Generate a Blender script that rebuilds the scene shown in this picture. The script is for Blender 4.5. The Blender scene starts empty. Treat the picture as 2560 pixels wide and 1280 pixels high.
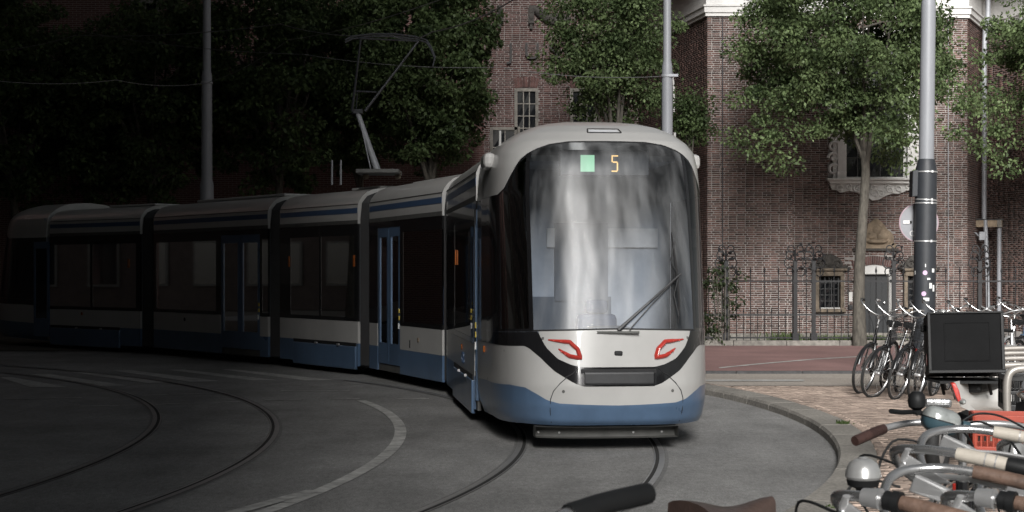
import bpy, bmesh, math, random
import numpy as np
from mathutils import Vector, Matrix, Euler
R = math.radians
random.seed(7)
rng = np.random.default_rng(7)
scene = bpy.context.scene
col = scene.collection

# ------------------------------------------------------------------ camera, sky, sun, exposure
CAM_H, FPX = 1.78, 4000.0
cam_data = bpy.data.cameras.new('camera')
cam_data.sensor_width = 36.0
cam_data.lens = 36.0 * FPX / 2560.0
cam_data.shift_y = 41.0 / 2560.0
cam_data.clip_start = 0.1
cam_data.clip_end = 1500.0
cam_data.dof.use_dof = True
cam_data.dof.focus_distance = 16.5
cam_data.dof.aperture_fstop = 14.0
cam = bpy.data.objects.new('camera', cam_data)
cam.location = (0, 0, CAM_H)
cam.rotation_euler = (R(90), 0, 0)
col.objects.link(cam)
scene.camera = cam

SUN_EL, SUN_AZ = R(26.5), R(-8.0)          # azimuth measured from straight behind the camera towards its right
SUN_STRENGTH, SUN_ANGLE, SKY_STRENGTH, EXPOSURE = 3.7, R(30.0), 0.015, 1.68
world = bpy.data.worlds.new('World')
scene.world = world
world.use_nodes = True
wn, wl = world.node_tree.nodes, world.node_tree.links
wn.clear()
sky = wn.new('ShaderNodeTexSky')
sky.sky_type = 'NISHITA'
sky.sun_disc = False
sky.sun_elevation = SUN_EL
sky.air_density, sky.dust_density = 1.6, 0.5
hs = wn.new('ShaderNodeHueSaturation')
hs.inputs['Saturation'].default_value = 0.22
bg = wn.new('ShaderNodeBackground')
bg.inputs['Strength'].default_value = SKY_STRENGTH
wo = wn.new('ShaderNodeOutputWorld')
wl.new(sky.outputs[0], hs.inputs['Color'])
wl.new(hs.outputs[0], bg.inputs['Color'])
wl.new(bg.outputs[0], wo.inputs['Surface'])
sun_dir = Vector((math.sin(SUN_AZ) * math.cos(SUN_EL), -math.cos(SUN_AZ) * math.cos(SUN_EL), math.sin(SUN_EL)))
sky.sun_rotation = math.atan2(sun_dir.x, sun_dir.y)
sl = bpy.data.lights.new('sun', 'SUN')
sl.energy = SUN_STRENGTH
sl.angle = SUN_ANGLE
sl.color = (1.0, 0.98, 0.955)
sun = bpy.data.objects.new('sun', sl)
sun.rotation_euler = sun_dir.to_track_quat('Z', 'Y').to_euler()
sun.location = (20, -40, 60)
col.objects.link(sun)
scene.view_settings.view_transform = 'Standard'
scene.view_settings.look = 'None'
scene.view_settings.exposure = EXPOSURE
scene.view_settings.gamma = 1.0
scene.view_settings.use_curve_mapping = False
scene.render.engine = 'CYCLES'
scene.cycles.max_bounces = 8
scene.cycles.transparent_max_bounces = 12
scene.cycles.use_denoising = True

def px(x, y, Y):
    """a point at distance Y that the photograph shows at pixel (x, y)"""
    return Vector(((x - 1280.0) * Y / FPX, Y, CAM_H + (681.0 - y) * Y / FPX))
def gpx(x, y, z=0.0):
    k = (CAM_H - z) / (y - 681.0)
    return Vector(((x - 1280.0) * k, FPX * k, z))

# ------------------------------------------------------------------ materials
def mat(name, c, rough=0.6, metal=0.0, var=0.15, scale=4.0, bump=0.0, bscale=None, c2=None, island=0.0,
        spec=0.5, rvar=0.0, coat=0.0, stretch=None, detail=5.0):
    m = bpy.data.materials.new(name)
    m.use_nodes = True
    n, l = m.node_tree.nodes, m.node_tree.links
    p = n['Principled BSDF']
    p.inputs['Roughness'].default_value = rough
    p.inputs['Metallic'].default_value = metal
    p.inputs['Specular IOR Level'].default_value = spec
    p.inputs['Coat Weight'].default_value = coat
    tc = n.new('ShaderNodeTexCoord')
    src = tc.outputs['Object']
    if stretch:
        mp = n.new('ShaderNodeMapping')
        mp.inputs['Scale'].default_value = stretch
        l.new(src, mp.inputs['Vector'])
        src = mp.outputs[0]
    nz = n.new('ShaderNodeTexNoise')
    nz.inputs['Scale'].default_value = scale
    nz.inputs['Detail'].default_value = detail
    nz.inputs['Roughness'].default_value = 0.65
    l.new(src, nz.inputs['Vector'])
    ramp = n.new('ShaderNodeValToRGB')
    ca = tuple(max(0, v * (1 - var)) for v in c[:3]) + (1,)
    cb = tuple(min(1, v * (1 + var)) for v in (c2 or c)[:3]) + (1,)
    ramp.color_ramp.elements[0].position, ramp.color_ramp.elements[1].position = 0.32, 0.68
    ramp.color_ramp.elements[0].color, ramp.color_ramp.elements[1].color = ca, cb
    l.new(nz.outputs['Fac'], ramp.inputs['Fac'])
    out = ramp.outputs['Color']
    if island:
        geo, oi = n.new('ShaderNodeNewGeometry'), n.new('ShaderNodeObjectInfo')
        add = n.new('ShaderNodeMath'); add.operation = 'ADD'
        l.new(geo.outputs['Random Per Island'], add.inputs[0]); l.new(oi.outputs['Random'], add.inputs[1])
        fr = n.new('ShaderNodeMath'); fr.operation = 'FRACT'
        l.new(add.outputs[0], fr.inputs[0])
        mr = n.new('ShaderNodeMapRange')
        mr.inputs['To Min'].default_value, mr.inputs['To Max'].default_value = 1 - island, 1 + island
        l.new(fr.outputs[0], mr.inputs['Value'])
        vm = n.new('ShaderNodeVectorMath'); vm.operation = 'SCALE'
        l.new(out, vm.inputs[0]); l.new(mr.outputs[0], vm.inputs['Scale'])
        out = vm.outputs[0]
    l.new(out, p.inputs['Base Color'])
    if rvar:
        mr2 = n.new('ShaderNodeMapRange')
        mr2.inputs['To Min'].default_value, mr2.inputs['To Max'].default_value = max(0.02, rough - rvar), min(1, rough + rvar)
        l.new(nz.outputs['Fac'], mr2.inputs['Value']); l.new(mr2.outputs[0], p.inputs['Roughness'])
    if bump:
        nb = n.new('ShaderNodeTexNoise')
        nb.inputs['Scale'].default_value = bscale or scale * 6
        nb.inputs['Detail'].default_value = 4
        l.new(src, nb.inputs['Vector'])
        bp = n.new('ShaderNodeBump')
        bp.inputs['Strength'].default_value = min(1, bump)
        bp.inputs['Distance'].default_value = 0.01
        l.new(nb.outputs['Fac'], bp.inputs['Height']); l.new(bp.outputs[0], p.inputs['Normal'])
    return m

def glass_mat(name, tint, rough=0.02, ior=1.5, grime_sheen=0.04, boost=0.0, streaks=False):
    """a thin pane: tinted see-through with a Fresnel mirror on top"""
    m = bpy.data.materials.new(name)
    m.use_nodes = True
    n, l = m.node_tree.nodes, m.node_tree.links
    n.clear()
    o = n.new('ShaderNodeOutputMaterial')
    tr, gl, fr = n.new('ShaderNodeBsdfTransparent'), n.new('ShaderNodeBsdfGlossy'), n.new('ShaderNodeFresnel')
    df, ms = n.new('ShaderNodeBsdfDiffuse'), n.new('ShaderNodeMixShader')
    tr.inputs['Color'].default_value = tint + (1,)
    gl.inputs['Roughness'].default_value = rough
    fr.inputs['IOR'].default_value = ior
    tc, nz, mr = n.new('ShaderNodeTexCoord'), n.new('ShaderNodeTexNoise'), n.new('ShaderNodeMapRange')
    nz.inputs['Scale'].default_value = 2.5
    nz.inputs['Detail'].default_value = 6
    if streaks:                                     # pale upright bands imitate sky reflection, painted as a diffuse film
        gm = n.new('ShaderNodeMapping'); gm.inputs['Scale'].default_value = (2.2, 2.2, 0.05)
        l.new(tc.outputs['Object'], gm.inputs['Vector']); l.new(gm.outputs[0], nz.inputs['Vector'])
        nz.inputs['Detail'].default_value = 3
    else:
        l.new(tc.outputs['Object'], nz.inputs['Vector'])
    mr.inputs['From Min'].default_value, mr.inputs['From Max'].default_value = 0.38, 0.68
    mr.inputs['To Min'].default_value, mr.inputs['To Max'].default_value = 0.0, grime_sheen
    l.new(nz.outputs['Fac'], mr.inputs['Value'])
    df.inputs['Color'].default_value = (0.42, 0.43, 0.44, 1)
    l.new(mr.outputs[0], ms.inputs['Fac']); l.new(tr.outputs[0], ms.inputs[1]); l.new(df.outputs[0], ms.inputs[2])
    mx = n.new('ShaderNodeMixShader')
    if streaks:                                     # bent screens smear reflections into upright streaks
        mp, sn, bp = n.new('ShaderNodeMapping'), n.new('ShaderNodeTexNoise'), n.new('ShaderNodeBump')
        mp.inputs['Scale'].default_value = (3.2, 3.2, 0.02)
        sn.inputs['Scale'].default_value, sn.inputs['Detail'].default_value, sn.inputs['Roughness'].default_value = 1.0, 1.5, 0.5
        l.new(tc.outputs['Object'], mp.inputs['Vector']); l.new(mp.outputs[0], sn.inputs['Vector'])
        bp.inputs['Strength'].default_value, bp.inputs['Distance'].default_value = 1.0, 0.022
        l.new(sn.outputs['Fac'], bp.inputs['Height'])
        g2, mg = n.new('ShaderNodeBsdfGlossy'), n.new('ShaderNodeMixShader')
        g2.inputs['Roughness'].default_value = 0.36
        mg.inputs['Fac'].default_value = 0.985
        l.new(bp.outputs[0], g2.inputs['Normal']); l.new(bp.outputs[0], gl.inputs['Normal'])
        l.new(gl.outputs[0], mg.inputs[1]); l.new(g2.outputs[0], mg.inputs[2])
        gl = mg
    ad = n.new('ShaderNodeMath'); ad.operation = 'ADD'; ad.inputs[1].default_value = boost; ad.use_clamp = True
    l.new(fr.outputs[0], ad.inputs[0])
    l.new(ad.outputs[0], mx.inputs['Fac']); l.new(ms.outputs[0], mx.inputs[1]); l.new(gl.outputs[0], mx.inputs[2])
    l.new(mx.outputs[0], o.inputs['Surface'])
    return m

def emit_mat(name, c, s):
    m = bpy.data.materials.new(name)
    m.use_nodes = True
    p = m.node_tree.nodes['Principled BSDF']
    p.inputs['Base Color'].default_value = (c[0] * .3, c[1] * .3, c[2] * .3, 1)
    p.inputs['Emission Color'].default_value = c + (1,)
    p.inputs['Emission Strength'].default_value = s
    return m

def leaf_mat(name, c, c2):
    m = mat(name, c, rough=0.5, var=0.3, scale=1.7, c2=c2, island=0.4, spec=0.18)
    n, l = m.node_tree.nodes, m.node_tree.links
    p = n['Principled BSDF']
    base = p.inputs['Base Color'].links[0].from_socket
    tl = n.new('ShaderNodeBsdfTranslucent')
    l.new(base, tl.inputs['Color'])
    mx = n.new('ShaderNodeMixShader'); mx.inputs['Fac'].default_value = 0.3
    l.new(p.outputs[0], mx.inputs[1]); l.new(tl.outputs[0], mx.inputs[2])
    l.new(mx.outputs[0], n['Material Output'].inputs['Surface'])
    return m

M = {}
M['asphalt'] = mat('asphalt', (0.225, 0.222, 0.216), 0.85, var=0.5, scale=75, bump=0.6, bscale=120)
# large worn patches on top of the fine grain
def add_patches(m, scale, lo, hi, stretch=(1, 1, 1)):
    n, l = m.node_tree.nodes, m.node_tree.links
    p = n['Principled BSDF']
    base = p.inputs['Base Color'].links[0].from_socket
    tc, mp, nz, mr, vm = (n.new('ShaderNodeTexCoord'), n.new('ShaderNodeMapping'), n.new('ShaderNodeTexNoise'),
                          n.new('ShaderNodeMapRange'), n.new('ShaderNodeVectorMath'))
    mp.inputs['Scale'].default_value = stretch
    nz.inputs['Scale'].default_value = scale
    nz.inputs['Detail'].default_value = 7
    nz.inputs['Roughness'].default_value = 0.62
    vm.operation = 'SCALE'
    mr.inputs['From Min'].default_value, mr.inputs['From Max'].default_value = 0.3, 0.7
    mr.inputs['To Min'].default_value, mr.inputs['To Max'].default_value = lo, hi
    l.new(tc.outputs['Object'], mp.inputs['Vector']); l.new(mp.outputs[0], nz.inputs['Vector'])
    l.new(nz.outputs['Fac'], mr.inputs['Value'])
    l.new(base, vm.inputs[0]); l.new(mr.outputs[0], vm.inputs['Scale'])
    l.new(vm.outputs[0], p.inputs['Base Color'])
add_patches(M['asphalt'], 0.45, 0.70, 1.25)
add_patches(M['asphalt'], 3.0, 0.84, 1.14, (1, .35, 1))
add_patches(M['asphalt'], 22.0, 0.78, 1.22, (1, .4, 1))
M['earth'] = mat('earth', (0.10, 0.09, 0.075), 0.95, var=0.3, scale=3)
M['sand'] = mat('joint_sand', (0.15, 0.125, 0.10), 0.95, var=0.3, scale=20)
M['pavebrick'] = mat('paving_brick', (0.39, 0.305, 0.252), 0.85, var=0.3, scale=9, island=0.26, bump=0.4, bscale=90)
add_patches(M['pavebrick'], 0.5, 0.78, 1.15)
M['tanroad'] = mat('tan_paving', (0.36, 0.32, 0.28), 0.9, var=0.3, scale=40, bump=0.4)
add_patches(M['tanroad'], 0.5, 0.75, 1.15, (0.4, 1.5, 1))
M['redpath'] = mat('red_paving', (0.25, 0.145, 0.135), 0.9, var=0.28, scale=60, bump=0.4)
add_patches(M['redpath'], 0.6, 0.78, 1.15)
M['kerb'] = mat('kerb_concrete', (0.25, 0.235, 0.21), 0.85, var=0.35, scale=30, bump=0.5, bscale=70, island=0.12)
add_patches(M['kerb'], 1.2, 0.7, 1.15)
M['kerb_dark'] = mat('old_kerb_stone', (0.055, 0.055, 0.056), 0.85, var=0.3, scale=12, island=0.12)
M['paint'] = mat('road_paint', (0.48, 0.475, 0.455), 0.75, var=0.3, scale=9, bump=0.3)
add_patches(M['paint'], 3, 0.6, 1.1)
M['steel'] = mat('worn_steel', (0.36, 0.355, 0.35), 0.36, 0.45, var=0.2, scale=12, rvar=0.1)
M['groove'] = mat('rail_groove_dirt', (0.018, 0.017, 0.016), 0.9)
M['railbed'] = mat('rail_sealant', (0.15, 0.148, 0.145), 0.8, var=0.3, scale=20)
M['mortar'] = mat('mortar', (0.37, 0.345, 0.325), 0.95, var=0.25, scale=6)
add_patches(M['mortar'], 0.35, 0.5, 1.1)
M['brick'] = mat('dark_red_brick', (0.085, 0.050, 0.042), 0.85, var=0.35, scale=10, c2=(0.115, 0.066, 0.055), island=0.5, bump=0.3)
add_patches(M['brick'], 0.4, 0.68, 1.2)
M['arch_brick'] = mat('arch_brick', (0.085, 0.043, 0.038), 0.85, var=0.3, scale=10, island=0.35)
M['white_trim'] = mat('white_painted_trim', (0.56, 0.55, 0.53), 0.55, var=0.07, scale=5, bump=0.2)
add_patches(M['white_trim'], 1.5, 0.86, 1.04)
M['stone'] = mat('weathered_sandstone', (0.15, 0.12, 0.09), 0.9, var=0.5, scale=6, bump=0.8, bscale=18)
M['tan_stone'] = mat('tan_relief_stone', (0.22, 0.17, 0.12), 0.9, var=0.35, scale=5, bump=0.8, bscale=14)
M['dark_stone'] = mat('dark_carved_stone', (0.055, 0.05, 0.045), 0.9, var=0.4, scale=8, bump=0.8, bscale=18)
M['plinth'] = mat('plinth_stone', (0.20, 0.185, 0.165), 0.9, var=0.35, scale=8, bump=0.6, island=0.15)
M['slate'] = mat('roof_slate', (0.05, 0.052, 0.058), 0.6, var=0.2, scale=8)
M['win_dark'] = mat('window_glass_dark', (0.012, 0.013, 0.015), 0.06, var=0.3, scale=2, spec=0.6)
M['muntin'] = mat('dark_muntin', (0.03, 0.03, 0.03), 0.5)
M['door_dark'] = mat('blue_black_door_paint', (0.006, 0.0075, 0.009), 0.5, var=0.15, scale=3)
M['iron'] = mat('wrought_iron', (0.007, 0.007, 0.008), 0.6, 0.0, var=0.3, scale=20)
M['ironletter'] = mat('iron_letter', (0.03, 0.026, 0.025), 0.6, 0.2)
M['bark'] = mat('bark', (0.085, 0.078, 0.065), 0.95, var=0.45, scale=14, bump=0.9, bscale=25, stretch=(1, 1, .35))
M['leaf'] = leaf_mat('linden_leaf', (0.038, 0.066, 0.026), (0.135, 0.18, 0.08))
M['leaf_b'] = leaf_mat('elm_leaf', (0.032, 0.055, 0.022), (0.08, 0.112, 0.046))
M['leaf_dark'] = leaf_mat('ivy_leaf', (0.02, 0.033, 0.014), (0.04, 0.055, 0.025))
M['pole_light'] = mat('galvanised_light_grey', (0.235, 0.243, 0.262), 0.5, 0.0, var=0.08, scale=5, stretch=(1, 1, .2))
M['pole_dark'] = mat('anthracite_pole_paint', (0.024, 0.027, 0.032), 0.55, var=0.15, scale=6)
M['zinc'] = mat('zinc_pipe', (0.30, 0.31, 0.33), 0.55, 0.2, var=0.15, scale=6)
M['band'] = mat('steel_band', (0.62, 0.62, 0.62), 0.35, 0.7, var=0.1)
M['signback'] = mat('sign_back_grey', (0.23, 0.235, 0.25), 0.5, 0.1, var=0.1)
M['signrim'] = mat('sign_rim_pink', (0.36, 0.27, 0.30), 0.5)
M['sticker_pink'] = mat('sticker_lilac', (0.62, 0.42, 0.62), 0.5, var=0.05)
M['sticker_white'] = mat('sticker_white', (0.7, 0.7, 0.68), 0.6, var=0.15, scale=60)
M['wire'] = mat('overhead_wire', (0.16, 0.16, 0.16), 0.5, 0.4)
M['t_white'] = mat('tram_white_paint', (0.445, 0.44, 0.427), 0.3, var=0.05, scale=1.5, rvar=0.06, coat=0.3)
add_patches(M['t_white'], 0.9, 0.90, 1.03, (1, 1, .35))
M['t_blue'] = mat('tram_blue_paint', (0.090, 0.150, 0.245), 0.3, var=0.08, scale=2, rvar=0.08, coat=0.3)
add_patches(M['t_blue'], 1.6, 0.72, 1.08, (1, 1, .5))
M['t_stripe'] = mat('tram_stripe_blue', (0.055, 0.10, 0.19), 0.32, var=0.08)
M['t_roof'] = mat('tram_roof_grey', (0.40, 0.40, 0.39), 0.5, var=0.12, scale=2)
M['t_black'] = mat('tram_gloss_black', (0.012, 0.012, 0.013), 0.1, var=0.2, coat=0.5)
M['t_rubber'] = mat('bellows_rubber', (0.014, 0.014, 0.015), 0.7, var=0.3)
M['t_plastic'] = mat('bumper_plastic', (0.035, 0.036, 0.038), 0.45, var=0.15, scale=6)
M['t_grey'] = mat('underrun_grey', (0.085, 0.085, 0.08), 0.6, var=0.25, scale=6)
M['t_under'] = mat('underframe_dirt', (0.02, 0.019, 0.018), 0.9)
M['t_int'] = mat('cab_interior_grey', (0.33, 0.36, 0.41), 0.6, var=0.1)
M['t_int_d'] = mat('cab_interior_dark', (0.10, 0.115, 0.14), 0.6, var=0.1)
M['t_int_l'] = mat('cab_interior_light', (0.6, 0.61, 0.63), 0.6, var=0.1)
M['t_seat'] = mat('seat_cloth', (0.05, 0.07, 0.12), 0.9)
M['shield'] = glass_mat('windscreen_glass', (0.82, 0.85, 0.88), 0.02, 1.6, 0.24, streaks=True)
M['sideglass'] = glass_mat('tinted_tram_glass', (0.16, 0.17, 0.18), 0.02, 1.5, 0.02)
M['amber'] = mat('amber_lens', (0.26, 0.07, 0.012), 0.25, var=0.1)
M['red_lens'] = mat('red_lens', (0.42, 0.038, 0.028), 0.22, var=0.15, scale=30, coat=0.4)
M['red_led'] = emit_mat('lit_red_led', (1.0, 0.12, 0.09), 0.18)
M['led5'] = emit_mat('amber_display', (1.0, 0.62, 0.22), 0.42)
M['ledgreen'] = emit_mat('green_display', (0.32, 0.62, 0.40), 0.34)
M['disp'] = mat('display_black', (0.02, 0.022, 0.026), 0.5)
M['yellow'] = mat('yellow_button', (0.55, 0.42, 0.08), 0.4)
M['tyre'] = mat('tyre_rubber', (0.016, 0.016, 0.016), 0.75, var=0.2, scale=20)
M['chrome'] = mat('aluminium', (0.62, 0.62, 0.62), 0.27, 0.9, var=0.12, scale=8, rvar=0.08)
M['satin'] = mat('satin_silver', (0.45, 0.45, 0.45), 0.38, 0.55, var=0.12, scale=8, rvar=0.08)
M['bike_black'] = mat('bike_black_enamel', (0.014, 0.014, 0.015), 0.25, var=0.2)
M['bike_blue'] = mat('bike_blue_enamel', (0.05, 0.09, 0.15), 0.3, var=0.2)
M['bike_plum'] = mat('bike_plum_enamel', (0.06, 0.02, 0.035), 0.3, var=0.2)
M['plast'] = mat('black_plastic', (0.010, 0.0105, 0.011), 0.55, var=0.2, scale=10, spec=0.3)
M['grip_brown'] = mat('brown_leather_grip', (0.05, 0.026, 0.022), 0.5, var=0.3, scale=20, bump=0.3, bscale=80)
M['grip_rust'] = mat('worn_tan_grip', (0.13, 0.082, 0.06), 0.65, var=0.45, scale=14, bump=0.4, bscale=60)
M['grip_cream'] = mat('cream_grip', (0.46, 0.42, 0.36), 0.6, var=0.12, scale=20)
M['saddle_brown'] = mat('saddle_brown', (0.075, 0.05, 0.042), 0.4, var=0.25, scale=10, bump=0.2)
M['bell'] = mat('bell_silver', (0.58, 0.58, 0.57), 0.3, 0.6, var=0.1, scale=30)
M['lamp_teal'] = mat('lamp_teal', (0.045, 0.085, 0.105), 0.3, var=0.15)
M['lamp_clear'] = mat('lamp_lens', (0.36, 0.38, 0.37), 0.15, 0.3, var=0.25, scale=25)
M['crate_red'] = mat('orange_red_crate', (0.33, 0.05, 0.026), 0.55, var=0.15, scale=8)
M['crate_black'] = mat('black_crate', (0.006, 0.006, 0.0065), 0.45, var=0.2)
M['box_black'] = mat('black_box_vinyl', (0.006, 0.0062, 0.0066), 0.6, var=0.25, scale=3, bump=0.08, bscale=60, spec=0.06)
M['scoot_white'] = mat('scooter_white', (0.55, 0.54, 0.52), 0.35, var=0.06, coat=0.3)
M['rack'] = mat('rack_galvanised', (0.33, 0.31, 0.285), 0.42, 0.4, var=0.12, scale=5)
M['weed'] = leaf_mat('weed_leaf', (0.06, 0.10, 0.03), (0.10, 0.14, 0.05))
M['hbrick'] = mat('street_brick', (0.06, 0.045, 0.04), 0.9, var=0.2, scale=3)
M['hstone'] = mat('street_stone', (0.13, 0.125, 0.115), 0.9, var=0.2, scale=3)

# ------------------------------------------------------------------ mesh helpers
class MB:
    def __init__(s):
        s.v, s.f = [], []
    def add(s, vs, fs):
        o = len(s.v)
        s.v += [tuple(v) for v in vs]
        s.f += [tuple(i + o for i in f) for f in fs]
        return s
    def box(s, c, d, rot=None):
        """box with centre c and full sizes d; rot is a 3x3 / Euler matrix"""
        h = [Vector((x * d[0] / 2, y * d[1] / 2, z * d[2] / 2)) for x in (-1, 1) for y in (-1, 1) for z in (-1, 1)]
        if rot is not None:
            h = [rot @ v for v in h]
        c = Vector(c)
        return s.add([v + c for v in h], [(0, 1, 3, 2), (4, 6, 7, 5), (0, 4, 5, 1), (2, 3, 7, 6), (0, 2, 6, 4), (1, 5, 7, 3)])
    def bar(s, a, b, w, h, up=(0, 0, 1)):
        """rectangular bar from a to b"""
        a, b = Vector(a), Vector(b)
        d = b - a
        e = d.normalized()
        u = Vector(up)
        sd = e.cross(u)
        if sd.length < 1e-4:
            sd = e.cross(Vector((1, 0, 0)))
        sd.normalize()
        u = sd.cross(e).normalized()
        m = Matrix((e, sd, u)).transposed()
        return s.box((a + b) / 2, (d.length, w, h), m)
    def tube(s, pts, r, n=8, cap=True, flat=1.0):
        pts = [Vector(p) for p in pts]
        rs = r if hasattr(r, '__len__') else [r] * len(pts)
        rings = []
        prev = None
        for i, p in enumerate(pts):
            t = (pts[min(i + 1, len(pts) - 1)] - pts[max(i - 1, 0)]).normalized()
            if prev is None:
                a = t.cross(Vector((0, 0, 1)))
                if a.length < 1e-3:
                    a = t.cross(Vector((1, 0, 0)))
            else:
                a = prev - t * prev.dot(t)
            a.normalize()
            prev = a
            b = t.cross(a)
            rings.append([p + (a * math.cos(k * 2 * math.pi / n) + b * (flat * math.sin(k * 2 * math.pi / n))) * rs[i] for k in range(n)])
        vs = [v for rg in rings for v in rg]
        fs = [(i * n + k, i * n + (k + 1) % n, (i + 1) * n + (k + 1) % n, (i + 1) * n + k) for i in range(len(pts) - 1) for k in range(n)]
        if cap:
            fs += [tuple(range(n))[::-1], tuple((len(pts) - 1) * n + k for k in range(n))]
        return s.add(vs, fs)
    def lathe(s, prof, n=20, mtx=None):
        """(radius, height) profile turned about z, then moved by mtx"""
        vs, fs = [], []
        for r, z in prof:
            for k in range(n):
                a = 2 * math.pi * k / n
                v = Vector((r * math.cos(a), r * math.sin(a), z))
                vs.append(mtx @ v if mtx is not None else v)
        for i in range(len(prof) - 1):
            for k in range(n):
                fs.append((i * n + k, i * n + (k + 1) % n, (i + 1) * n + (k + 1) % n, (i + 1) * n + k))
        fs.append(tuple(range(n))[::-1])
        fs.append(tuple((len(prof) - 1) * n + k for k in range(n)))
        return s.add(vs, fs)
    def grid(s, rows, closed=False):
        nr, nc = len(rows), len(rows[0])
        vs = [p for r_ in rows for p in r_]
        fs = []
        for i in range(nr - 1):
            for k in range(nc if closed else nc - 1):
                k2 = (k + 1) % nc
                fs.append((i * nc + k, i * nc + k2, (i + 1) * nc + k2, (i + 1) * nc + k))
        return s.add(vs, fs)
    def prism(s, poly, d):
        """polygon (list of 3-D points) pushed along vector d"""
        n = len(poly)
        d = Vector(d)
        vs = [Vector(p) for p in poly] + [Vector(p) + d for p in poly]
        fs = [tuple(range(n))[::-1], tuple(range(n, 2 * n))] + [(i, (i + 1) % n, n + (i + 1) % n, n + i) for i in range(n)]
        return s.add(vs, fs)
    def torus(s, R_, r_, n=32, m=8, mtx=None, flat=1.0):
        vs, fs = [], []
        for i in range(n):
            a = 2 * math.pi * i / n
            for k in range(m):
                b = 2 * math.pi * k / m
                v = Vector(((R_ + r_ * math.cos(b)) * math.cos(a), r_ * flat * math.sin(b), (R_ + r_ * math.cos(b)) * math.sin(a)))
                vs.append(mtx @ v if mtx is not None else v)
        for i in range(n):
            for k in range(m):
                fs.append((i * m + k, i * m + (k + 1) % m, ((i + 1) % n) * m + (k + 1) % m, ((i + 1) % n) * m + k))
        return s.add(vs, fs)
    def build(s, name, m, parent=None, smooth=False, bevel=0.0):
        me = bpy.data.meshes.new(name)
        me.from_pydata(s.v, [], s.f)
        if smooth:
            me.shade_smooth()
            if smooth != 'all':
                try:
                    me.set_sharp_from_angle(angle=R(40))
                except Exception:
                    pass
        mm = M[m] if isinstance(m, str) else m
        me.materials.append(mm)
        o = bpy.data.objects.new(name, me)
        col.objects.link(o)
        if parent is not None:
            o.parent = parent
        if bevel:
            b = o.modifiers.new('bevel', 'BEVEL')
            b.width, b.segments, b.limit_method = bevel, 2, 'ANGLE'
        return o

def np_mesh(name, V, F, m, parent=None, smooth=False):
    """fast mesh of quads from arrays"""
    me = bpy.data.meshes.new(name)
    V, F = np.asarray(V, np.float32), np.asarray(F, np.int32)
    me.vertices.add(len(V)); me.vertices.foreach_set('co', V.ravel())
    k = F.shape[1]
    me.loops.add(F.size); me.loops.foreach_set('vertex_index', F.ravel())
    me.polygons.add(len(F)); me.polygons.foreach_set('loop_start', np.arange(0, F.size, k, dtype=np.int32))
    me.update(calc_edges=True)
    if smooth:
        me.shade_smooth()
    me.materials.append(M[m] if isinstance(m, str) else m)
    o = bpy.data.objects.new(name, me)
    col.objects.link(o)
    if parent is not None:
        o.parent = parent
    return o

def thing(name, label, cat, loc=(0, 0, 0), group=None, rot=None):
    o = bpy.data.objects.new(name, None)
    o.empty_display_size = 0.1
    col.objects.link(o)
    o.location = loc
    if rot is not None:
        o.rotation_euler = rot
    return tag(o, label, cat, group)
def tag(o, label, cat, group=None):
    o['label'], o['category'] = label, cat
    if group:
        o['group'] = group
    return o
def struct(o):
    o['kind'] = 'structure'
    return o
def stuff(o):
    o['kind'] = 'stuff'
    return o
def copy_tree(o, parent=None):
    c = o.copy()
    col.objects.link(c)
    c.parent = parent
    for ch in list(o.children):
        copy_tree(ch, c)
    return c
def text_mesh(name, s, size, extrude, m, mtx, parent, sx=1.0):
    cu = bpy.data.curves.new(name, 'FONT')
    cu.body, cu.size, cu.extrude, cu.align_x, cu.align_y = s, size, extrude, 'CENTER', 'CENTER'
    t = bpy.data.objects.new(name + '_curve', cu)
    me = bpy.data.meshes.new_from_object(t)
    bpy.data.objects.remove(t)
    for v in me.vertices:
        v.co.x *= sx
    me.transform(mtx)
    me.materials.clear(); me.materials.append(M[m])
    o = bpy.data.objects.new(name, me)
    col.objects.link(o)
    o.parent = parent
    return o
# ------------------------------------------------------------------ ground, road, rails, kerb, pavements
PAVE = 0.09
def sheet(name, poly, z, m, parent=None):
    b = MB()
    b.add([(p[0], p[1], z) for p in poly], [tuple(range(len(poly)))])
    return b.build(name, m, parent)
struct(sheet('ground', [(-400, -400), (400, -400), (400, 400), (-400, 400)], -0.03, 'earth'))
road = struct(sheet('road', [(-90, -30), (16, -30), (16, 46), (-90, 46)], 0.0, 'asphalt'))

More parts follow.
